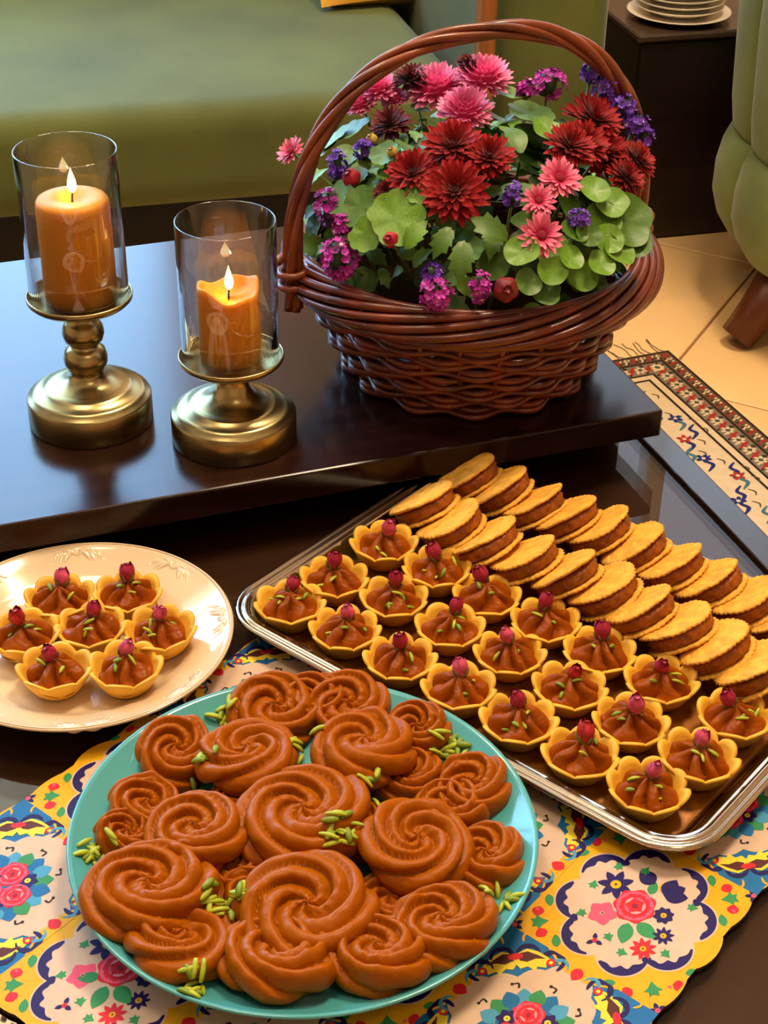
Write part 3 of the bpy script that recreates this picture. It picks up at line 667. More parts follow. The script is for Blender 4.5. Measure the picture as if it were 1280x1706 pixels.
FULL=[(22,.50,-.30,.16,.50,-.04),(24,.48,-.02,.18,.50,.06),(24,.44,.25,.20,.47,.16),(22,.40,.52,.20,.40,.25),(18,.34,.80,.18,.30,.32),(13,.28,1.08,.14,.19,.36),(8,.22,1.3,.1,.09,.38)]
DAISY=[(14,.72,-.10,.10,.26,.02),(15,.66,.14,.14,.26,.06),(13,.52,.42,.2,.22,.10)]
REDM=[(20,.80,-.16,.06,.20,.00),(20,.74,.06,.10,.20,.06),(19,.66,.26,.14,.19,.11),(16,.54,.48,.18,.17,.15),(12,.40,.78,.2,.13,.18),(8,.26,1.05,.12,.08,.2)]
def mum_mesh(name,rings,seed,mat,w=.16):
    mb=mum(rings,seed,w); me=bpy.data.meshes.new(name); me.from_pydata(mb.V,[],mb.F); me.materials.append(mat); me.polygons.foreach_set('use_smooth',[True]*len(me.polygons))
    a=me.attributes.new('along','FLOAT','POINT'); a.data.foreach_set('value',mb.A); return me
PM={'pink':[mum_mesh('petals',FULL,s,M_pinkP,.20) for s in (1,2)],'daisy':[mum_mesh('petals',DAISY,s,M_dpnkP,.17) for s in (3,4)],'red':[mum_mesh('petals',REDM,s,M_redP,.15) for s in (5,6)],'dred':[mum_mesh('petals',REDM,s,M_dredP,.16) for s in (8,)]}
hm=lathe([(.0,.30),(.08,.29),(.15,.25),(.20,.18),(.22,.08),(.2,0)],14)
hme=bpy.data.meshes.new('flower_heart'); hme.from_pydata(hm[0],[],hm[1]); hme.materials.append(M_heart)
HD=bpy.data.meshes.new('flower_heart'); HD.from_pydata(hm[0],[],hm[1]); HD.materials.append(pbr('dark_heart',rgb(60,2,8),.8))
HPK=bpy.data.meshes.new('flower_heart'); HPK.from_pydata(hm[0],[],hm[1]); HPK.materials.append(pbr('pink_heart',rgb(206,40,110),.8))
cal=lathe([(.02,-.30),(.10,-.24),(.22,-.10),(.30,.0),(.2,.04)],12)
cme=bpy.data.meshes.new('calyx'); cme.from_pydata(cal[0],[],cal[1]); cme.materials.append(M_stem)
cnt={}
def flower(kind,P,n,d,label,name='chrysanthemum',face=.45,grp=None,lift=0):
    nn=(Vector(n)+TOCAM*face).normalized(); P=Vector(P)+nn*lift
    o=thing(name,label,'flower',P,upq(nn,lr.uniform(0,TAU)),grp); s=d/2*(1.2 if kind=='pink' else 1.06)
    k=cnt.get(kind,0); cnt[kind]=k+1
    p=put('petals',PM[kind][k%len(PM[kind])],o); p.scale=(s,s,s)
    if kind!='pink': h=put('flower_heart',hme if kind=='daisy' else HD,o); h.scale=(s,s,s*.8)
    if kind=='pink': h=put('flower_heart',HPK,o); h.scale=(s*2.5,s*2.5,s*1.35); h.location=(0,0,-s*.02)
    c=put('calyx',cme,o); c.scale=(s,s,s); c.location=(0,0,-s*(.14 if kind=='pink' else 0))
    b=Vector((BC.x+(P.x-BC.x)*.45,BC.y+(P.y-BC.y)*.45,BZ+.085)); st_=stems(o,P-nn*s*.28,b); st_.location=(0,0,-s*.28)
    return o
g='pink chrysanthemums in the basket'
for (x,y,z,a,b,c,d,l) in [(.0356,1.2201,.2547,-.1749,.3144,.933,.0425,'large full pink chrysanthemum at top of the basket, left of its pink twin'),(.0717,1.2197,.2639,.0169,.3078,.9513,.0400,'full pink chrysanthemum topmost in the basket, just under the handle'),(.0559,1.1596,.2582,-.065,-.0016,.9979,.0370,'full pale pink chrysanthemum directly above the dark red cluster'),(-.0098,1.2210,.2536,-.3943,.2862,.8733,.0285,'pink chrysanthemum beside the left curve of the handle, uppermost of three'),(-.0229,1.2172,.2432,-.4793,.2749,.8335,.0245,'small pink chrysanthemum touching the left curve of the handle'),(.0033,1.2186,.2465,-.3525,.3005,.8863,.0190,'little pink half-open chrysanthemum between larger pink blooms, upper left')]:
    flower('pink',(x,y,z),(a,b,c),d,l,grp=g,face=.75)
for (x,y,z,a,b,c,d,l) in [(-.0775,1.1994,.2098,-.7841,.1707,.5967,.0262,'pink chrysanthemum poking out left of the basket handle'),(.1221,1.0872,.2344,.33,-.4033,.8535,.0335,'pink open chrysanthemum with dark heart, uppermost of three at front right'),(.1059,1.0648,.2264,.2408,-.5505,.7994,.0255,'small pink open chrysanthemum, middle one of three at front right'),(.1078,1.0447,.2086,.2643,-.6944,.6693,.0330,'pink open chrysanthemum with dark heart, lowest of three at front right')]:
    flower('daisy',(x,y,z),(a,b,c),d,l,grp=g,face=.7)
g='red chrysanthemums in the basket'
for (x,y,z,a,b,c,d,l,k) in [(.0463,1.0681,.2308,-.117,-.5459,.8296,.0480,'largest crimson chrysanthemum, lowest of the centre cluster','red'),(.0458,1.1076,.2493,-.1193,-.2992,.9467,.0455,'crimson chrysanthemum at the top of the centre cluster','red'),(.0715,1.0953,.2468,.0278,-.3632,.9313,.0370,'crimson chrysanthemum on the right of the centre cluster','red'),(.0169,1.0900,.2352,-.29,-.4225,.8587,.0390,'crimson chrysanthemum on the left of the centre cluster','red'),(-.0000,1.1635,.2453,-.3867,.0006,.9222,.0330,'dark red chrysanthemum on a tall stem at left of the basket','dred'),(-.0014,1.0829,.2232,-.406,-.4819,.7765,.0205,'small dark maroon bloom low left of the crimson cluster','dred'),(.0158,1.2231,.261,-.2629,.3015,.9165,.0320,'dark red chrysanthemum at the back behind the pink blooms','dred'),(.0597,1.2240,.2742,-.0418,.3019,.9524,.0190,'small dark red bloom at the very top under the handle','dred'),
 (.1540,1.1781,.2465,.4714,.1,.8506,.0470,'top crimson bloom of the big red mass at right','red'),(.1614,1.1584,.2280,.5988,-.1,.7751,.0480,'middle crimson bloom of the big red mass at right','red'),(.1327,1.1276,.2434,.3816,-.1586,.9106,.0390,'left crimson bloom of the big red mass at right','red'),(.1875,1.1569,.2230,.6923,.05,.7054,.0330,'right-hand crimson bloom of the red mass, touching the handle','red'),(.1775,1.1376,.2169,.682,-.0161,.7312,.0320,'lowest crimson bloom of the big red mass at right','red'),(.1455,1.1443,.2400,.5,-.1,.8,.0400,'crimson bloom in the heart of the red mass at right','red')]:
    flower(k,(x,y,z),(a,b,c),d,l,grp=g,face=.55)
# closed buds
def budmesh(s=1):
    def fn(i,j):
        t=i/10; a=TAU*j/20; r_=.5*math.sin(PI*(.06+.86*t))**.8*(1+.07*math.cos(5*a+t*3)); return (r_*math.cos(a),r_*math.sin(a),-.45+1.05*t+.05*math.cos(5*a)*(t>.85))
    V,F=grid(11,20,fn,cv=True); F.append(tuple(range(200,220))); return V,F
bv=budmesh()
def bud(P,n,d,mat,label,cat='flower bud'):
    o=thing('flower_bud',label,cat,P,upq((Vector(n)+TOCAM*.3).normalized()),'flower buds in the basket')
    V=[(x*d,y*d,z*d) for x,y,z in bv[0]]; mesh('bud',V,bv[1],mat,o); c=put('calyx',cme,o); c.scale=(d*.9,)*3; c.location=(0,0,-d*.38)
    stems(o,Vector(P),Vector((BC.x+(P[0]-BC.x)*.6,BC.y+(P[1]-BC.y)*.6,BZ+.085)))
M_rbud=pbr('red_bud',rgb(170,18,44),.5,noise=(150,.3)); M_dbud=pbr('dark_red_bud',rgb(120,10,24),.5,noise=(150,.3))
bud((-.0273,1.1135,.2216),(-.56,-.31,.77),.0140,M_rbud,'red flower bud at the left side of the basket')
bud((.0021,1.0524,.2003),(-.39,-.69,.6),.0118,M_rbud,'small red bud low at front left among round leaves')
bud((.0828,1.0187,.1790),(.12,-.9,.4),.0180,M_dbud,'dark red bud hanging over the front rim of the basket')
bud((-.0133,1.1465,.2392),(-.46,-.1,.88),.0092,M_ybud,'tiny cream bud beside the dark red bloom, upper of two')
bud((.0020,1.1177,.2405),(-.37,-.26,.88),.0084,M_ybud,'tiny cream bud beside the dark red bloom, lower of two')
# statice clusters: many tiny florets
def floret(r_):
    V=[];F=[]
    for k in range(5):
        a=TAU*k/5; b=len(V)
        for (t,s) in ((.1,0),(.7,-.55),(1.05,-.3),(1.05,.3),(.7,.55)):
            V.append((t*math.cos(a)-s*math.sin(a)*.8,t*math.sin(a)+s*math.cos(a)*.8,.35*t*t)); 
        F.append((b,b+1,b+2,b+3,b+4))
    return V,F
flt=floret(1)
def statice(P,n,w,h,mat,label,grp,up=(0,0,1)):
    o=thing('statice_cluster',label,'flower',P,Quaternion(),grp); o.rotation_mode='QUATERNION'
    o.rotation_quaternion=upq((Vector(n)*.2+Vector(up)).normalized()); mb=MB(); wb_=MB(); N_=int(16+w*h*90000)
    for k in range(min(N_,90)):
        th=lr.uniform(0,TAU); u=lr.uniform(-1,1); s=lr.uniform(.6,1); q=math.sqrt(1-u*u)
        p=Vector((math.cos(th)*q*w/2*s,math.sin(th)*q*w/2*s,u*h/2*s)); dr=(p.normalized()+Vector((0,0,.4))).normalized()
        fs=lr.uniform(.0022,.0036); mb.addx(flt,Matrix.Translation(p)@upq(dr,lr.uniform(0,TAU)).to_matrix().to_4x4()@Matrix.Diagonal((fs,fs,fs*1.3,1)))
        if lr.random()<.10: wb_.addx(flt,Matrix.Translation(p*1.05)@upq(dr).to_matrix().to_4x4()@Matrix.Diagonal((fs*.5,fs*.5,fs*.5,1)))
    mb.build('florets',mat,o,False)
    if wb_.V: wb_.build('white_blossoms',M_white,o,False)
    V,F=tube([(0,0,-h*.45),(0,0,h*.3)],w*.22,6); mesh('spike_core',V,F,M_leafC,o)
    stems(o,Vector(P),Vector((BC.x+(P[0]-BC.x)*.7,BC.y+(P[1]-BC.y)*.7,BZ+.085)))
gm='magenta statice in the basket'; gv='violet statice in the basket'
for (x,y,z,a,b,c,w,h,l) in [(-.0453,1.1067,.202,-.7,-.37,.62,.0170,.0300,'upper magenta statice spike beside the left foot of the handle'),(-.0330,1.0822,.1984,-.62,-.52,.59,.016,.016,'small magenta statice tuft right of the upper spike at left'),(-.0356,1.0673,.179,-.65,-.63,.42,.0270,.0350,'large magenta statice cluster drooping over the left front rim'),(.0335,1.0221,.174,-.2,-.9,.38,.0250,.0250,'magenta-purple statice cluster hanging over the front rim of basket'),(.0649,1.0205,.1800,0,-.9,.44,.0135,.026,'narrow magenta statice spike by the dark red bud'),(.1224,1.2114,.2637,.27,.28,.92,.0320,.0210,'bright magenta statice cluster at the back right under the handle'),(.1057,1.2129,.2582,.2,.29,.94,.0145,.0135,'little magenta tuft above the bright round green leaf')]:
    statice((x,y,z),(a,b,c),w,h,M_mag,l,gm)
for (x,y,z,a,b,c,w,h,l) in [(-.0389,1.1432,.2206,-.64,-.13,.76,.0145,.0250,'violet statice spike at left above the red bud'),(-.0190,1.1397,.234,-.5,-.15,.85,.0140,.0165,'violet statice tuft beside the cream buds'),(.0878,1.0654,.2304,.13,-.55,.83,.0130,.0200,'small violet statice spike between crimson cluster and pink blooms'),(.1358,1.0641,.2136,.43,-.56,.7,.0140,.0140,'small violet tuft above the round succulent leaves'),(.0312,1.0288,.186,-.2,-.85,.5,.0140,.0150,'violet tuft on top of the front magenta cluster'),(.1536,1.2072,.274,.38,.24,.9,.0155,.0160,'topmost violet tuft of the long spike beside the handle'),(.1654,1.2011,.2636,.45,.22,.86,.0200,.0200,'second violet tuft from the top of the long right spike'),(.1786,1.1936,.2517,.54,.2,.82,.0220,.0200,'third violet tuft from the top of the long right spike'),(.1889,1.1870,.2414,.61,.18,.77,.0190,.0190,'fourth violet tuft from the top of the long right spike'),(.1956,1.1816,.2325,.66,.16,.73,.0150,.0155,'lowest violet tuft of the long right spike by the handle')]:
    statice((x,y,z),(a,b,c),w,h,M_vio,l,gv)

# ------------------------------------------------------------------ printed place mat (flat print drawn as coloured shapes)
MA=R(-38.8); MS,MS2=.092,.105; MO=Vector((.1409,.6079))
e1=Vector((math.cos(MA),math.sin(MA))); e2=Vector((-e1.y,e1.x)); MT=.0030
K_cr=flat('cream',rgb(208,178,156),.35); K_ye=flat('yellow',rgb(226,166,20),.35); K_nv=flat('navy',rgb(30,14,88),.35); K_bl=flat('blue',rgb(24,104,164),.35)
K_lb=flat('light_blue',rgb(70,150,190),.35); K_gn=flat('green',rgb(52,138,84),.35); K_rd=flat('red',rgb(210,34,48),.35); K_pk=flat('pink',rgb(236,84,116),.35); K_lp=flat('pale_pink',rgb(246,150,164),.35)
K_br=flat('brown',rgb(84,36,34),.35); K_dr=flat('dark_red',rgb(150,20,54),.35); K_ly=flat('lemon',rgb(236,206,60),.35); K_bk=flat('black',rgb(34,18,30),.35)
pat=thing('place_mat','scalloped place mat printed with colourful Persian tile flowers under the dishes','place mat',(MO.x,MO.y,0),(0,0,MA))
I0,I1,J0,J1=-3,0,-2,1
out=[]; nper=24
def side(a,b,nrm,n):
    for i in range(n*nper):
        t=i/(n*nper); p=Vector(a)+(Vector(b)-Vector(a))*t; k=t*n%1
        d=.0072*abs(math.sin(PI*(k*3)))**.55*(1.0 if .333<k<.667 else .72)-.0035
        out.append(tuple(p+Vector(nrm)*d))
x0,x1,y0,y1=(I0-.5)*MS,(I1+.5)*MS,(J0-.5)*MS2,(J1+.5)*MS2
side((x0,y0),(x1,y0),(0,-1),4); side((x1,y0),(x1,y1),(1,0),4); side((x1,y1),(x0,y1),(0,1),4); side((x0,y1),(x0,y0),(-1,0),4)
n=len(out); V=[(x,y,0.0003) for x,y in out]+[(x,y,MT) for x,y in out]; F=[(i,(i+1)%n,n+(i+1)%n,n+i) for i in range(n)]+[tuple(range(n,2*n)),tuple(range(n))[::-1]]
mesh('mat_board',V,F,[pbr('mat_edge',rgb(50,26,16),.6),K_ye],pat,False,[0]*n+[1,0])
items=[]
def star(cx,cy,n,ro,ri,rot=0):
    return [(cx+(ro if i%2==0 else ri)*math.cos(rot+PI*i/n),cy+(ro if i%2==0 else ri)*math.sin(rot+PI*i/n)) for i in range(2*n)]
def crescent(cx,cy,r,a0,a1,w,n=16,inn=.0):
    o=[];q=[]
    for i in range(n+1):
        t=i/n; a=a0+(a1-a0)*t; ww=w*math.sin(PI*min(1,max(0,.06+t*.90)))**.7*(1+.22*math.sin(t*19)); o.append((cx+r*math.cos(a),cy+r*math.sin(a))); q.append((cx+(r-ww)*math.cos(a),cy+(r-ww)*math.sin(a)))
    return o+q[::-1]
def leafp(cx,cy,l,rot,w=.36): 
    c,s=math.cos(rot),math.sin(rot); P=[(t/7,w*math.sin(PI*(t/7)**.85)**.8) for t in range(8)]+[(t/7,-w*math.sin(PI*(t/7)**.85)**.8) for t in range(6,0,-1)]; return [(cx+l*(x*c-y*s),cy+l*(x*s+y*c)) for x,y in P]
def ivy(cx,cy,l,rot):
    c,s=math.cos(rot),math.sin(rot); P=[(-.2,.0),(-.35,.35),(.0,.3),(.1,.62),(.35,.3),(.85,0),(.35,-.3),(.1,-.62),(0,-.3),(-.35,-.35)]; return [(cx+l*(x*c-y*s),cy+l*(x*s+y*c)) for x,y in P]
def rose(add,cx,cy,r,b=5,mats=None):
    m0,m1,m2=mats or (K_rd,K_pk,K_dr)
    add([(cx+r*(1+.07*math.cos(7*TAU*i/40))*math.cos(TAU*i/40),cy+r*(1+.07*math.cos(7*TAU*i/40))*math.sin(TAU*i/40)) for i in range(40)],m0,b)
    for k in range(9):
        a=TAU*k/9; add(crescent(cx+.25*r*math.cos(a),cy+.25*r*math.sin(a),r*.66,a-.6,a+.6,r*.2,8),m1,b+1+k%2)
    for k in range(5):
        a=TAU*k/5+.4; add(crescent(cx+.1*r*math.cos(a),cy+.1*r*math.sin(a),r*.42,a-.7,a+.7,r*.16,8),m1 if k%2 else K_lp,b+3)
    add(ell2(cx,cy,r*.16,r*.13,.3,10),m2,b+4)
def flw(add,cx,cy,n,r,m,cm,b=5,w=.34,rot=0,cr=.30):
    for k in range(n):
        a=TAU*k/n+rot; add(leafp(cx+.12*r*math.cos(a),cy+.12*r*math.sin(a),r*.92,a,w),m,b)
    add(ell2(cx,cy,r*cr,r*cr,0,14),cm,b+1); add(ell2(cx,cy,r*.08,r*.08,0,8),K_br,b+2)
def tileA(add,v=0):
    add(rect(-.5,-.5,.5,.5),K_ye,1)
    def lob(a,c0,rr0):
        best=.3
        for k in range(8):
            d=((a-TAU*k/8-PI/8+PI)%TAU)-PI
            q=rr0*rr0-(c0*math.sin(d))**2
            if q>0 and abs(d)<1.2: best=max(best,c0*math.cos(d)+math.sqrt(q))
        return best
    for (c0,rr0,m,l) in ((.318,.166,K_lb if v else K_ye,2),(.318,.156,K_cr,3)):
        add([(lob(TAU*i/240,c0,rr0)*math.cos(TAU*i/240),lob(TAU*i/240,c0,rr0)*math.sin(TAU*i/240)) for i in range(240)],m,l)
    for k in range(8):
        a=TAU*k/8+PI/8; cx,cy=.318*math.cos(a),.318*math.sin(a); s=1 if k%2 else -1
        add(crescent(cx,cy,.146,a-1.0-.55*(s>0),a+1.0+.55*(s<0),.056,20),K_nv,4)
        add(ell2(cx+.128*math.cos(a-s*1.5),cy+.128*math.sin(a-s*1.5),.020,.020,0,10),K_nv,5)
    rose(add,-.02,.02,.118,6)
    for (x,y,l,r_) in ((.02,-.10,.15,-1.2),(.06,-.07,.15,-.2),(-.06,-.08,.12,-2.4),(.0,.14,.10,1.8)): add(leafp(x,y,l,r_,.3),K_gn,5)
    flw(add,-.20,.085,7,.105,K_nv,K_ye,5,.26); flw(add,.15,.06,8,.06,K_nv,K_ye,5,.4)
    flw(add,-.14,-.13,5,.085,K_pk,K_cr,5,.5,.4,.12); flw(add,.23,-.06,9,.062,K_nv,K_ye,5,.22); flw(add,.19,-.20,9,.075,K_rd,K_ye,5,.22,.2,.25)
    for k in range(3): add(leafp(.07,.18,.14,.5+k*.55,.36),K_nv,5+k)
    add(leafp(-.02,.22,.13,2.9,.4),K_nv,5); add(leafp(.04,.19,.1,1.6,.3),K_ye,6)
    for (x,y,r_) in ((-.30,.0,1.9),(-.26,.20,2.4),(-.23,-.19,-2.2),(-.02,-.24,-.6),(.30,-.15,-.3),(.24,.2,.4),(-.12,.26,1.6),(.1,-.29,.2)): add(ivy(x,y,.055,r_),K_gn,5)
    flw(add,-.06,-.31,3,.05,K_nv,K_rd,5,.3)
    for sx in (-1,1):
        for sy in (-1,1):
            a=math.atan2(sy,sx)
            add(ivy(.40*sx,.40*sy,.085,a+PI),K_gn,3); add(leafp(.455*sx,.30*sy,.07,a+1.2,.5),K_rd,3); add(leafp(.30*sx,.455*sy,.07,a-1.2,.5),K_rd,3)
            add(ell2(.452*sx,.322*sy,.012,.010,0,8),K_pk,4); add(leafp(.47*sx,.20*sy,.09,a+1.6,.28),K_gn,3); add(leafp(.20*sx,.47*sy,.09,a-1.6,.28),K_gn,3)
            flw(add,.485*sx,.485*sy,5,.05,K_nv,K_pk,3,.3)
def tileB(add,v=0):
    add(rect(-.5,-.5,.5,.5),K_bl,1)
    # cream cartouche with pointed lobes
    P=[]
    for i in range(160):
        a=TAU*i/160; r_=.40+.05*math.cos(4*a)+.028*abs(math.sin(8*a)); P.append((r_*math.cos(a),r_*math.sin(a)))
    add(P,K_cr,3)
    for k in range(4):      # yellow side ornaments
        a=TAU*k/4; c,s=math.cos(a),math.sin(a)
        rt=lambda x,y:(x*c-y*s,x*s+y*c)
        add([rt(*p) for p in [(.50,-.24),(.46,-.16),(.42,-.06),(.44,0),(.42,.06),(.46,.16),(.50,.24)]],K_ye,4)
        for sg in (-1,1):
            add([rt(x,y*sg) for x,y in crescent(.44,.16,.075,-2.2,2.4,.036,14)],K_nv,5)
            add([rt(x,y*sg) for x,y in crescent(.40,.30,.07,-1.0,3.0,.03,14)],K_nv,5)
            add([rt(x,y*sg) for x,y in ell2(.425,.16,.026,.026,0,10)],K_rd,6); add([rt(x,y*sg) for x,y in ell2(.425,.16,.012,.012,0,8)],K_ly,7)
        add([rt(x,y) for x,y in leafp(.49,0,.09,PI,.4)],K_rd,6)
        b=a+PI/4; c2,s2=math.cos(b),math.sin(b); rt2=lambda x,y:(x*c2-y*s2,x*s2+y*c2)
        # corner palmette: yellow wings, brown heart
        for sg in (-1,1):
            W=[(.50,.0),(.53,.07),(.50,.13),(.455,.175),(.40,.215),(.415,.16),(.385,.16),(.40,.11),(.37,.10),(.41,.06),(.40,.02),(.43,.0)]
            add([rt2(x,y*sg) for x,y in W],K_ly,5)
            add([rt2(x,y*sg) for x,y in [(.505,.02),(.51,.07),(.48,.12),(.445,.165),(.455,.11),(.44,.06),(.455,.02)]],K_br,6)
        add([rt2(x,y) for x,y in ell2(.485,0,.022,.045,0,12)],K_rd,7)
        for sg in (-1,1): add([rt2(x,y*sg) for x,y in crescent(.60,.10,.05,-2,2.2,.02,10)],K_ye,5); add([rt2(x,y*sg) for x,y in crescent(.385,.235,.05,-1.6,2.4,.022,12)],K_lb,6)
    for k in range(18):     # wreath
        a=TAU*k/18; m=(K_bl,K_gn,K_lb)[k%3]
        add(leafp(.155*math.cos(a),.155*math.sin(a),.115,a,.42),m,5+k%2)
        x,y=.275*math.cos(a+.1),.275*math.sin(a+.1)
        if k%2==0:
            add(ribbon([(x,y),(x+.03*math.cos(a),y+.03*math.sin(a)),(x+.045*math.cos(a+.9),y+.045*math.sin(a+.9))],[.006,.006,.003]),K_bk,5); add(ell2(x+.045*math.cos(a+.9),y+.045*math.sin(a+.9),.010,.010,0,8),K_bk,6)
    add(ell2(0,0,.17,.17,0,24),K_bl,6)
    for k in range(3):
        a=TAU*k/3+.5; rose(add,.098*math.cos(a),.098*math.sin(a),.088,8)
        b=a+PI/3; flw(add,.125*math.cos(b),.125*math.sin(b),6,.06,K_nv,K_ly,8,.4)
for i in range(I0,I1+1):
    for j in range(J0,J1+1):
        cx,cy=i*MS,j*MS2
        rot=((i*7+j*3)%4)*PI/2 if (i+j)%2 else 0
        c,s=math.cos(rot),math.sin(rot)
        def add(pts,m,l,cx=cx,cy=cy,c=c,s=s):
            q=[]
            for (x,y) in pts:
                x2,y2=x*c-y*s,x*s+y*c; q.append((cx+MS*max(-.5,min(.5,x2)),cy+MS2*max(-.5,min(.5,y2))))
            items.append((q,m,l))
        (tileB if (i+j)%2 else tileA)(add)
po=poly_obj('printed_pattern',items,pat,MT+.00004,.00006); po['kind']='stuff'

# ------------------------------------------------------------------ plates
PZ=MT+.0003
def lathe_obj(name,prof,seg,mat,parent,loc=None): V,F=lathe(prof,seg); return mesh(name,V,F,mat,parent,True,loc=loc)
BPC=Vector((-.0416,.6393,PZ))
bp_=lathe_obj('dinner_plate',[(0,.0015),(.060,.0015),(.064,0),(.070,0),(.074,.0025),(.098,.0085),(.118,.0170),(.1285,.0250),(.1296,.0262),(.1296,.0272),(.1284,.0278),(.1262,.0262),(.117,.0188),(.100,.0110),(.088,.0068),(.070,.0050),(0,.0048)],96,M_blue,None,BPC)
tag(bp_,'round turquoise glazed plate heaped with caramel rosettes','plate')
CPC=Vector((-.1976,.8249,.0004))
cp=thing('dessert_plate','cream porcelain plate with embossed rim holding seven rosebud tarts','plate',CPC)
lathe_obj('plate_body',[(0,.002),(.052,.002),(.055,0),(.060,0),(.063,.0025),(.072,.0075),(.088,.0140),(.0975,.0195),(.1000,.0212),(.1003,.0222),(.0996,.0230),(.0975,.0226),(.0955,.0214),(.088,.0178),(.0760,.0132),(.0720,.0112),(.066,.0072),(.060,.0062),(0,.0058)],96,M_cream,cp)
def rimz(r): return np.interp(r,[.066,.072,.076,.088,.0955,.0975],[.0072,.0112,.0132,.0178,.0214,.0226])
def emb(a0,flip):
    mb=MB()
    for (r0,r1,da0,da1,rd_) in ((.0955,.0860,0,.10,.0011),(.0945,.0850,.05,.14,.0010),(.0940,.0870,.11,.18,.0009),(.0950,.0905,-.12,-.01,.0011),(.0890,.0930,-.17,-.09,.0009),(.0880,.0850,.16,.21,.0008)):
        pts=[]
        for q in range(9):
            t=q/8; r_=r0+(r1-r0)*t+.0022*math.sin(PI*t); a=a0+flip*(da0+(da1-da0)*t); pts.append((r_*math.cos(a),r_*math.sin(a),rimz(r_)-.0019))
        mb.add(*tube(pts,[rd_*2.7*(.45+.55*math.sin(PI*(.08+.84*q/8))) for q in range(9)],8))
    return mb.build('embossed_scroll',M_cream,cp)
for k in range(8):
    emb(TAU*k/8+.2,1); emb(TAU*k/8+.2-.02,-1)
ring=[((.0985)*math.cos(TAU*i/120),(.0985)*math.sin(TAU*i/120),.0229) for i in range(120)]
V,F=tube(ring,.0007,6,True); mesh('rim_bead',V,F,M_cream,cp)

# ------------------------------------------------------------------ serving tray
TRA=R(-38.88); te1=Vector((math.cos(TRA),math.sin(TRA))); te2=Vector((-te1.y,te1.x))
TE0,TE1_,TF0,TF1=-0.6244,-0.2574,0.5915,0.8615
tcx=te1*((TE0+TE1_)/2)+te2*((TF0+TF1)/2); TL,TWd=TE1_-TE0,TF1-TF0
tr=thing('serving_tray','rectangular silver tray with ridged rim holding tarts and wafers','tray',(tcx.x,tcx.y,PZ),(0,0,TRA))
def rrect(d,z,rc_=.038,n=10):
    a,b=TL/2-d,TWd/2-d; r_=max(rc_-d,.004); P=[]
    for (cx,cy,s) in ((a-r_,b-r_,0),(-a+r_,b-r_,PI/2),(-a+r_,-b+r_,PI),(a-r_,-b+r_,3*PI/2)):
        for i in range(n+1): t=s+PI/2*i/n; P.append((cx+r_*math.cos(t),cy+r_*math.sin(t),z))
    return P
def sweep(prof,name,mat,close=True):
    V=[];F=[];rings=[rrect(d,z) for d,z in prof]; m=len(rings[0])
    for r_ in rings: V+=r_
    for i in range(len(prof)-1):
        for j in range(m): F.append((i*m+j,i*m+(j+1)%m,(i+1)*m+(j+1)%m,(i+1)*m+j))
    F.append(tuple((len(prof)-1)*m+j for j in range(m))); F.append(tuple(range(m))[::-1]); return mesh(name,V,F,mat,tr)
sweep([(.024,.0002),(.021,.0006),(.012,.0085),(.004,.0130),(.0004,.0145),(0,.0155),(.0006,.0168),(.0022,.0176),(.0036,.0170),(.0044,.0160),(.0056,.0172),(.0072,.0178),(.0088,.0170),(.0098,.0158),(.0112,.0162),(.0126,.0154),(.0145,.0120),(.0190,.0050),(.0215,.0026),(.026,.0020)],'tray_body',M_silv)
sweep([(.0245,.0021),(.0245,.0029),(.0250,.0031)],'gold_liner',M_gold)
TZ=PZ+.0032

# ------------------------------------------------------------------ rosebud tarts
def shell(nl=8,R0=.0235):
    H=.0185
    def prof(t,a,inn):
        lobe=abs(math.sin(nl*a/2))**.62
        rb=.0120; top=R0*(.93+.085*lobe); r_=rb+(top-rb)*t**.82; r_*=1+.030*(lobe-.5)*t
        z=H*(.74+.26*lobe)*t**1.15
        if inn: r_-=.0026; z=max(.0018,z)
        return r_*math.cos(a),r_*math.sin(a),z
    n=96; V=[];F=[]
    ts=[0,.25,.5,.75,.92,1.0]
    rows=[(t,False) for t in ts]+[(1.0,True),(.85,True),(.55,True),(.25,True),(.02,True)]
    for (t,inn) in rows:
        for j in range(n): V.append(prof(t,TAU*j/n,inn))
    for i in range(len(rows)-1):
        for j in range(n): F.append((i*n+j,i*n+(j+1)%n,(i+1)*n+(j+1)%n,(i+1)*n+j))
    F.append(tuple(range(n))[::-1]); F.append(tuple((len(rows)-1)*n+j for j in range(n))); return V,F
def filling(seed):
    r=random.Random(seed); nf=r.choice([5,6,6,7]); tw=r.uniform(.5,1.5)*r.choice([-1,1]); ph0=r.uniform(0,TAU); nu,nv=26,84
    def fn(i,j):
        t=i/(nu-1); a=TAU*j/nv     # t 0 outer .. 1 tip
        rr_=.0180*(1-t)**.80
        base=.0122+.0130*t**1.05
        fl_=abs(math.sin(.5*(nf*a+ph0+tw*2.2*t+.7*math.sin(a*2+seed)+.9*math.sin(4.5*t+2*a+seed))))**.65
        amp=.0082*math.sin(PI*min(1,(.10+t*.95)))**.7*(1-.55*t)
        k=fl_-.62
        rr_+=k*amp*1.0; z=base+k*amp*.75-.004*(t<.05)+.0009*fbm(a*2,t*5,seed)
        z+=.0016*math.sin(3*a+seed)*(1-t)
        return (max(rr_,.0001)*math.cos(a+.25*tw*t),max(rr_,.0001)*math.sin(a+.25*tw*t),z)
    V,F=grid(nu,nv,fn,cv=True); F=[f[::-1] for f in F]; F.append(tuple((nu-1)*nv+j for j in range(nv))); return V,F
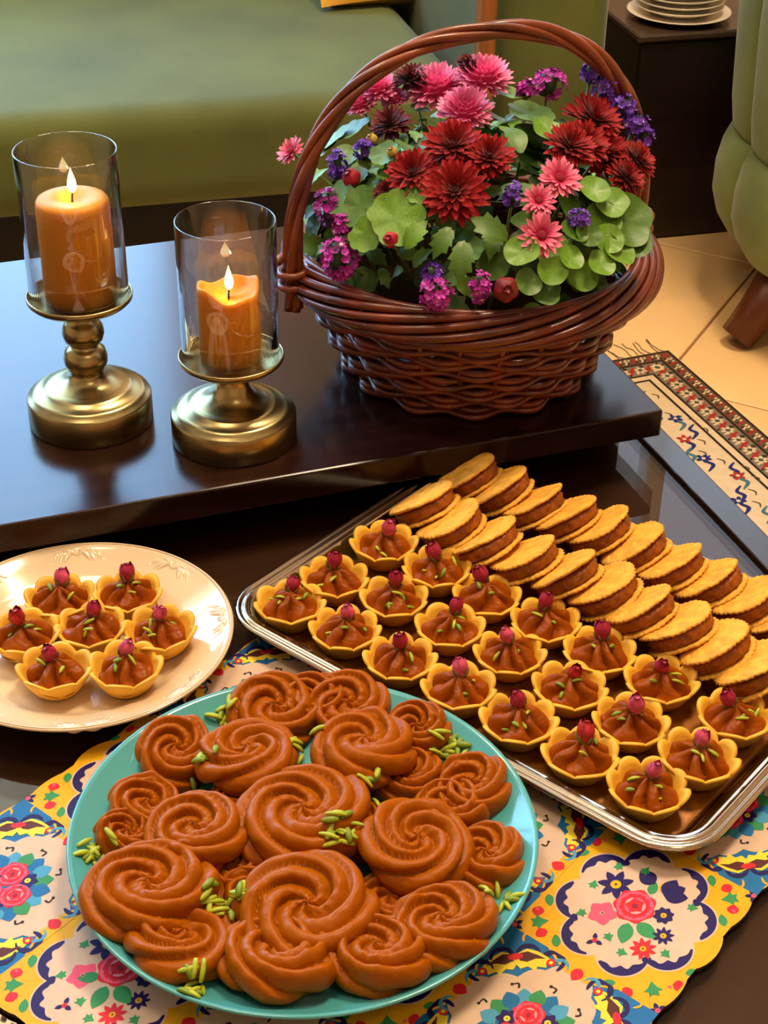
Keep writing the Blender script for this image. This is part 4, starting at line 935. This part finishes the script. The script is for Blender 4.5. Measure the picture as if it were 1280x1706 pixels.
def sliver(l=.0075,w=.0013):
    V=[];F=[]
    for i in range(6):
        t=i/5; ww=w*math.sin(PI*(.12+.76*t))**.6; 
        for k in range(5):
            a=TAU*k/5; V.append(((t-.5)*l,ww*math.cos(a),ww*.75*math.sin(a)+.0006*math.sin(PI*t)))
    for i in range(5):
        for k in range(5): F.append((i*5+k,i*5+(k+1)%5,(i+1)*5+(k+1)%5,(i+1)*5+k))
    F.append((4,3,2,1,0)); F.append((25,26,27,28,29)); return V,F
def rosebud(seed):
    r=random.Random(seed); mb=MB(); L_=.0104; W_=.0038
    def core(i,j):
        t=i/8; a=TAU*j/14; rr_=W_*.86*math.sin(PI*(.10+.80*t))**.8; return (rr_*math.cos(a),rr_*math.sin(a),L_*t)
    V,F=grid(9,14,core,cv=True); F.append(tuple(8*14+j for j in range(14))); mb.add(V,F)
    for k in range(6):
        a0=TAU*k/6+r.uniform(-.2,.2); wd=.75; top=r.uniform(.86,1.06); op=r.uniform(1.0,1.22)
        V=[];F=[]
        for i in range(6):
            t=i/5
            for j in range(5):
                s=-1+j/2; a=a0+s*wd*math.sin(PI*(.2+.62*t)); rr_=W_*(.96+.10*(1-abs(s)))*math.sin(PI*(.10+.70*t))**.75*(1+(op-1)*t); V.append((rr_*math.cos(a),rr_*math.sin(a),L_*t*top*(1-.10*abs(s)*t)))
        for i in range(5):
            for j in range(4): F.append((i*5+j,i*5+j+1,(i+1)*5+j+1,(i+1)*5+j))
        mb.add(V,F)
    return mb
def mdata(name,VF,mat):
    me=bpy.data.meshes.new(name); me.from_pydata([tuple(v) for v in VF[0]],[],VF[1]); me.materials.append(mat); me.polygons.foreach_set('use_smooth',[True]*len(me.polygons)); return me
ME_shell=[mdata('tart_shell',shell(8,.0238),M_shell),mdata('tart_shell',shell(7,.0236),M_shell)]
FILL=[filling(s) for s in range(6)]; ME_fill=[mdata('caramel_filling',f,M_cara2) for f in FILL]
ME_bud=[]
for s,mt in ((1,M_bud),(2,M_bud2),(3,M_bud),(4,M_bud3)): mb=rosebud(s); ME_bud.append(mdata('rosebud',(mb.V,mb.F),mt))
mb=MB()
for k in range(5):
    a=TAU*k/5; V,F=tube([(0,0,.0002),(.0030*math.cos(a),.0030*math.sin(a),.0014),(.0046*math.cos(a),.0046*math.sin(a),.0042)],[.0011,.0008,.0002],5); mb.add(V,F)
mb.add(*tube([(0,0,-.0035),(0,0,.001)],.0008,5)); ME_sep=mdata('sepals',(mb.V,mb.F),M_sepal)
ME_sl=[mdata('pistachio_sliver',sliver(.0075,.0013),M_pist),mdata('pistachio_sliver',sliver(.0064,.0015),M_pist2),mdata('pistachio_sliver',sliver(.0082,.0012),M_pist)]
FBVH=[BVHTree.FromPolygons([Vector(v) for v in f[0]],[tuple(x) for x in f[1]]) for f in FILL]
tr_=random.Random(5)
def tart(x,y,z,label,grp,scale=1):
    o=thing('rosebud_tart',label,'tart',(x,y,z),None,grp); sp=tr_.uniform(0,TAU)
    s=put('tart_shell',tr_.choice(ME_shell),o); s.rotation_euler=(0,0,sp); s.scale=(scale*tr_.uniform(.98,1.03),scale*tr_.uniform(.98,1.03),scale*tr_.uniform(.95,1.08))
    k=tr_.randrange(6); fa=tr_.uniform(0,TAU); f=put('caramel_filling',ME_fill[k],o); f.rotation_euler=(0,0,fa); f.scale=(scale,)*3
    def hit(px,py):
        c,q=math.cos(-fa),math.sin(-fa); h=FBVH[k].ray_cast(Vector(((px*c-py*q),(px*q+py*c),.1)),Vector((0,0,-1))); return h[0].z if h[0] is not None else .012
    bx,by=tr_.uniform(-.003,.003),tr_.uniform(-.001,.006); b=put('rosebud',tr_.choice(ME_bud),o); z0=hit(bx,by)
    b.location=(bx,by,(z0-.0012)*scale); b.rotation_euler=(tr_.uniform(-.15,.45),tr_.uniform(-.35,.35),tr_.uniform(0,TAU)); sc1=tr_.uniform(1.08,1.36); b.scale=(sc1,)*3
    put('sepals',ME_sep,b)
    for q in range(tr_.choice([2,3,3,4,5])):
        a=tr_.uniform(-PI,.35); rr_=tr_.uniform(.005,.013); px,py=rr_*math.cos(a),rr_*math.sin(a); s=put('pistachio_sliver',tr_.choice(ME_sl),o)
        s.location=(px*scale,py*scale,(hit(px,py)+.0008)*scale); s.rotation_euler=(tr_.uniform(-.6,.6),tr_.uniform(-.8,.8),tr_.uniform(0,TAU))
    return o
TARTS=[(-.0621,.8566),(-.0334,.8871),(.0003,.9295),(-.0244,.8298),(.0078,.8659),(.0372,.8996),(.0118,.8006),(.0446,.8349),(.0707,.8704),(.0486,.7721),(.0826,.8085),(.1085,.8431),(.0843,.7427),(.1183,.7749),(.1409,.8118),(.1193,.7135),(.1528,.7432),(.1769,.7823),(.1555,.6845),(.1891,.7110),(.2172,.7486)]
ROWN=['front row nearest the turquoise plate','middle row','back row beside the wafers']
for k,(x,y) in enumerate(TARTS):
    tart(x,y,TZ,'rosebud tart on the silver tray, %s, %s from left'%(ROWN[k%3],NTH[k//3] if k//3<6 else 'last'),'rosebud tarts on the tray')
PT=[(-.2169,.8600,'far left of the cream plate, behind the centre tart'),(-.1721,.8666,'at the far right back of the cream plate'),(-.2330,.8199,'at the left edge of the picture on cream plate'),(-.1907,.8274,'in the centre of the cream plate'),(-.1454,.8254,'rightmost on the cream plate'),(-.2062,.7832,'at the front left of the cream plate'),(-.1620,.7863,'at the front right of the cream plate')]
for (x,y,l) in PT: tart(x,y,CPC.z+.0064,'rosebud tart '+l,'rosebud tarts on the cream plate')

# ------------------------------------------------------------------ wafer sandwiches
def wafer(seed,R0=.0250,th=.0034):
    r=random.Random(seed); n=76; V=[];F=[]
    ph=r.uniform(0,9)
    rings=[(0.0,th),(.5,th),(.86,th*.98),(.96,th*.80),(1.0,th*.5),(.965,th*.2),(.86,0),(.5,0),(0,0)]
    for (rk,z) in rings:
        for j in range(n):
            a=TAU*j/n; t=rk>.9; rr_=R0*rk*(1+(.030*(1 if j%2 else -1) if t else 0))*(1+.02*math.sin(2*a+ph)+.012*math.sin(5*a+ph)); V.append((rr_*math.cos(a),rr_*math.sin(a),z+.0005*fbm(4*rk*math.cos(a),4*rk*math.sin(a),ph)-.0010*(rk**2)*math.cos(2*a+ph)))
    for i in range(len(rings)-1):
        for j in range(n): F.append((i*n+j,(i+1)*n+j,(i+1)*n+(j+1)%n,i*n+(j+1)%n))
    return V,F
def wfill(seed):
    r=random.Random(seed); ph=r.uniform(0,9); n=72; H=.0098; V=[];F=[]
    rings=[(.0,0),(.7,0),(.90,.0006),(.97,.0022),(.93,.0036),(.98,.0062),(.92,.0088),(.7,H),(0,H)]
    for k,(rk,z) in enumerate(rings):
        for j in range(n):
            a=TAU*j/n; rr_=.0232*rk*(1+.045*abs(math.sin(9*a+ph+k*.5))*(rk>.8)+.03*fbm(a*3,k,ph)); V.append((rr_*math.cos(a),rr_*math.sin(a),z))
    for i in range(len(rings)-1):
        for j in range(n): F.append((i*n+j,i*n+(j+1)%n,(i+1)*n+(j+1)%n,(i+1)*n+j))
    return V,F
ME_w=[mdata('wafer',wafer(s),M_wafer) for s in range(4)]; ME_wf=[mdata('caramel_layer',wfill(s),M_waferf) for s in range(3)]
WTH=.0034+.0098+.0034
def sandwich(x,y,label):
    tilt=R(35+tr_.uniform(-2.5,2.5)); az=R(150+tr_.uniform(-7,7))
    n=Vector((math.sin(tilt)*math.cos(az),math.sin(tilt)*math.sin(az),math.cos(tilt)))
    # (x, y) is the centre of the top wafer
    zc=TZ+.0252*math.sin(tilt)+.0003; c=Vector((x,y,0))-Vector((n.x,n.y,0))*(WTH*.88); c.z=zc
    o=thing('wafer_sandwich',label,'wafer',c,upq(n,tr_.uniform(0,TAU)),'wafer sandwiches on the tray')
    w=put('wafer',tr_.choice(ME_w),o); w.rotation_euler=(0,0,tr_.uniform(0,TAU))
    f=put('caramel_layer',tr_.choice(ME_wf),o,(0,0,.0032)); f.rotation_euler=(0,0,tr_.uniform(0,TAU))
    w=put('wafer',tr_.choice(ME_w),o,(tr_.uniform(-.001,.001),tr_.uniform(-.001,.001),.0130)); w.rotation_euler=(tr_.uniform(-.04,.04),tr_.uniform(-.04,.04),tr_.uniform(0,TAU))
ROWA=[(.0600,1.0120),(.0828,.9925),(.1063,.9736),(.1292,.9574),(.1507,.9418),(.1732,.9198),(.1958,.8992),(.2191,.8813),(.2412,.8597),(.2635,.8398)]
ROWB=[(.0265,.9737),(.0455,.9465),(.0697,.9251),(.0962,.9064),(.1222,.8878),(.1467,.8697),(.1686,.8491),(.1912,.8300),(.2115,.8089),(.2314,.7874)]
for k,(x,y) in enumerate(ROWA): sandwich(x,y,'caramel-filled wafer sandwich in the far row on tray, %s from left'%NTH[k])
for k,(x,y) in enumerate(ROWB): sandwich(x,y,'caramel-filled wafer sandwich in the row next to the tarts, %s from left'%NTH[k])

# ------------------------------------------------------------------ caramel rosettes
def rosette(seed):
    r=random.Random(seed); nr=r.choice([3,4,4,5]); tw=r.choice([-1,-1,-1,1]); qq=r.uniform(3.0,3.7); ph=r.uniform(0,TAU); nu,nv=56,150; H=.52
    prof=[(.80,0),(.94,.06),(1.0,.17),(.99,.28),(.94,.38),(.86,.46),(.76,.51),(.65,.53),(.54,.52),(.43,.49),(.33,.455),(.24,.43),(.16,.43),(.09,.46),(.04,.48),(.0,.485)]
    s=np.linspace(0,len(prof)-1,nu); pr=np.interp(s,range(len(prof)),[p[0] for p in prof]); pz=np.interp(s,range(len(prof)),[p[1] for p in prof])
    ex=r.uniform(.92,1.08); sq=r.uniform(0,TAU); rs=r.uniform(0,9); tail=r.uniform(0,TAU)
    def fn(i,j):
        a=TAU*j/nv; rr_=pr[i]; z=pz[i]
        k=i/(nu-1); j0=max(0,i-1); j1=min(nu-1,i+1); tx,tz=pr[j1]-pr[j0],pz[j1]-pz[j0]; ln=math.hypot(tx,tz)+1e-9; nx,nz=tz/ln,-tx/ln
        phs=nr*a*1.0+tw*TAU*qq*(rr_ if i>nu*.28 else pr[int(nu*.28)]+(nu*.28-i)*.012)+.55*math.sin(2*a+rs)+.35*math.sin(3*a-rs)+ph
        u=(phs/TAU)%1.0
        saw=.62*math.sin(PI*u**1.4)**.55+.38*(u**.9)*(1-max(0,(u-.9)/.1)**2)     # piped ridge leaning over the next one, with a sharp crease
        d=.215*(saw-.55)*min(1,rr_*2.2+.12)*(0 if i==0 else 1)
        # torn tail of the last ridge
        dt=abs(((a-tail+PI)%TAU)-PI); 
        if dt<.35 and rr_>.6: d+=.07*(1-dt/.35)
        d+=.018*fbm(a*3,k*9,rs)
        R_=rr_+nx*d; Z=z+nz*d
        if i>nu-3: R_=max(0.0,rr_)
        Z-=.10*max(0,rr_-.25)*0
        e=1+ (ex-1)*math.cos(2*(a-sq))
        return (R_*e*math.cos(a),R_*e*math.sin(a),max(0,Z))
    V,F=grid(nu,nv,fn,cv=True); F=[f[::-1] for f in F]; F.append(tuple(range(nv))[::-1]); return V,F
RV=[rosette(s) for s in range(20,30)]; ME_ros=[mdata('caramel_rosette',v,M_cara) for v in RV]
ROS=[(-.1232,.7099,1,.0225,'at the upper left edge of the turquoise plate'),(-.0772,.6961,2,.0272,'second layer, upper left, next to one at plate edge'),(-.0658,.7490,1,.0260,'at the far back edge of the plate, left of centre'),(-.0199,.7519,1,.0241,'at the far back edge of the plate, right of centre'),(-.0098,.7045,2,.0288,'second layer, back right, in front of the rearmost ones'),(.0237,.7317,1,.0190,'small one at the back right edge of the plate'),(.0167,.6954,1,.0200,'half hidden under the back right second-layer one'),(-.0420,.6473,2,.0352,'large one with wide open swirl at the centre of the heap'),(-.0998,.6343,2,.0262,'with tight pinwheel swirl left of the central one'),(-.1337,.6640,1,.0210,'at the left edge, behind the tight pinwheel one'),(-.1214,.5900,1.6,.0335,'large one leaning at the front left of the heap'),(.0190,.6274,2,.0290,'right of the central one, in the second layer'),(.0422,.6689,1,.0195,'half hidden behind the one right of centre'),(.0559,.6836,1,.0215,'at the right edge of the plate, uppermost'),(.0618,.6270,1,.0215,'at the right edge of the plate, middle'),(-.0366,.5784,2,.0345,'large one topmost at the front centre of the heap'),(-.0646,.5997,1,.0205,'tucked under the left side of the front centre one'),(.0354,.5709,1.6,.0280,'at the front right near a pistachio pile'),(.0083,.5951,1,.0205,'wedged beneath the ones right of front centre'),(.0011,.5449,1.6,.0275,'lowest right one at the front rim'),(-.0511,.5423,1.6,.0305,'lowest middle one at the front rim'),(-.1012,.5600,1,.0280,'flattened under the big front left one'),(-.0816,.6185,1,.0180,'small, mostly covered, between left and front ones'),(-.0408,.7571,1,.0186,'small rearmost one at the back rim'),(-.1418,.6400,1,.0165,'smallest at the left rim beside a pistachio pile'),(-.0821,.6740,1,.0150,'tiny one hidden left behind the central one'),(-.0141,.6508,1,.0185,'hidden below between the central and right ones')]
allV=[];allF=[]
def bvh_add(V,F,M):
    k=len(allV); allV.extend([M@Vector(v) for v in V]); allF.extend([tuple(i+k for i in f) for f in F])
bvh_add([v.co for v in bp_.data.vertices],[tuple(p.vertices) for p in bp_.data.polygons],Matrix.Translation(BPC))
rr3=random.Random(21)
for k,(x,y,l,r_,lab) in enumerate(ROS):
    dx,dy=x-BPC.x,y-BPC.y; dist=math.hypot(dx,dy); 
    if l==1: z=BPC.z+float(np.interp(dist,[0,.07,.09,.10,.118,.127],[.0046,.0052,.0066,.0085,.013,.018]))-.0005; tz=float(np.interp(dist,[.05,.08,.12],[0,.10,.30]))
    elif l==2: z=BPC.z+.0185; tz=float(np.interp(dist,[0,.08],[.03,-.16]))
    else: z=BPC.z+.0165; tz=.17
    if k==10: tz=.06; z+=.003
    if k in (21,): z+=.006; r_*=.94
    if k in (19,20): y+=.006; r_*=.95
    ax=Vector((-dy,dx,0)).normalized() if dist>1e-4 else Vector((1,0,0))
    q=Quaternion(ax,-tz) @ Quaternion((0,0,1),rr3.uniform(0,TAU))
    hs=(.0175+.16*r_)/.52*.82
    r_*=(1.07 if l!=1.6 else .98); me=ME_ros[k%len(ME_ros)]; o=put('caramel_rosette',me,None,(x,y,z),q); o.scale=(r_,r_,hs)
    tag(o,'caramel rosette, '+lab,'sweet','caramel rosettes on the turquoise plate')
    bvh_add(RV[k%len(ME_ros)][0],RV[k%len(ME_ros)][1],Matrix.LocRotScale(Vector((x,y,z)),q,Vector((r_,r_,hs))))
BV=BVHTree.FromPolygons(allV,allF)
PILES=[(-.1524,.6230,16,'at the left rim of the turquoise plate',.011),(-.0801,.5825,20,'left of the front centre rosette',.011),(-.0883,.5303,11,'at the front rim of the turquoise plate',.010),(-.0453,.7089,10,'between the two back rosettes of the second layer',.010),(-.0969,.7418,7,'at the back left rim of the plate',.008),(-.0204,.6267,16,'right in front of the central rosette',.011),(-.0027,.6701,9,'behind the rosette right of centre',.008),(.0412,.7125,15,'at the back right rim of the plate',.010),(.0649,.5943,9,'at the right front rim of the plate',.009),(-.1023,.6818,9,'behind the tight pinwheel rosette at left',.010)]
for (x,y,n,l,sp) in PILES:
    for k in range(n):
        a=rr3.uniform(0,TAU); d=sp*math.sqrt(rr3.random()); px,py=x+d*math.cos(a),y+d*math.sin(a)*.9
        h=BV.ray_cast(Vector((px,py,.3)),Vector((0,0,-1)))
        if h[0] is None: continue
        nn=(h[1]+Vector((0,0,.6))).normalized(); me=rr3.choice(ME_sl)
        o=put('pistachio_sliver',me,None,Vector((px,py,h[0].z+.0013+.0020*rr3.random()*(k>n*.5))),upq(nn,rr3.uniform(0,TAU))); o.scale=(rr3.uniform(1.2,1.5),)*3
        tag(o,'green pistachio sliver in the pile '+l,'pistachio','pistachio slivers '+l)

# ------------------------------------------------------------------ lift everything so that the floor is at z = 0
cu.location=Vector((.0150,2.630,-.035+.095)); cu.rotation_euler=(R(28),R(0),R(18))
for o in list(sc.objects):
    if o.parent is None and o.type in ('MESH','EMPTY'): o.location.z += FL
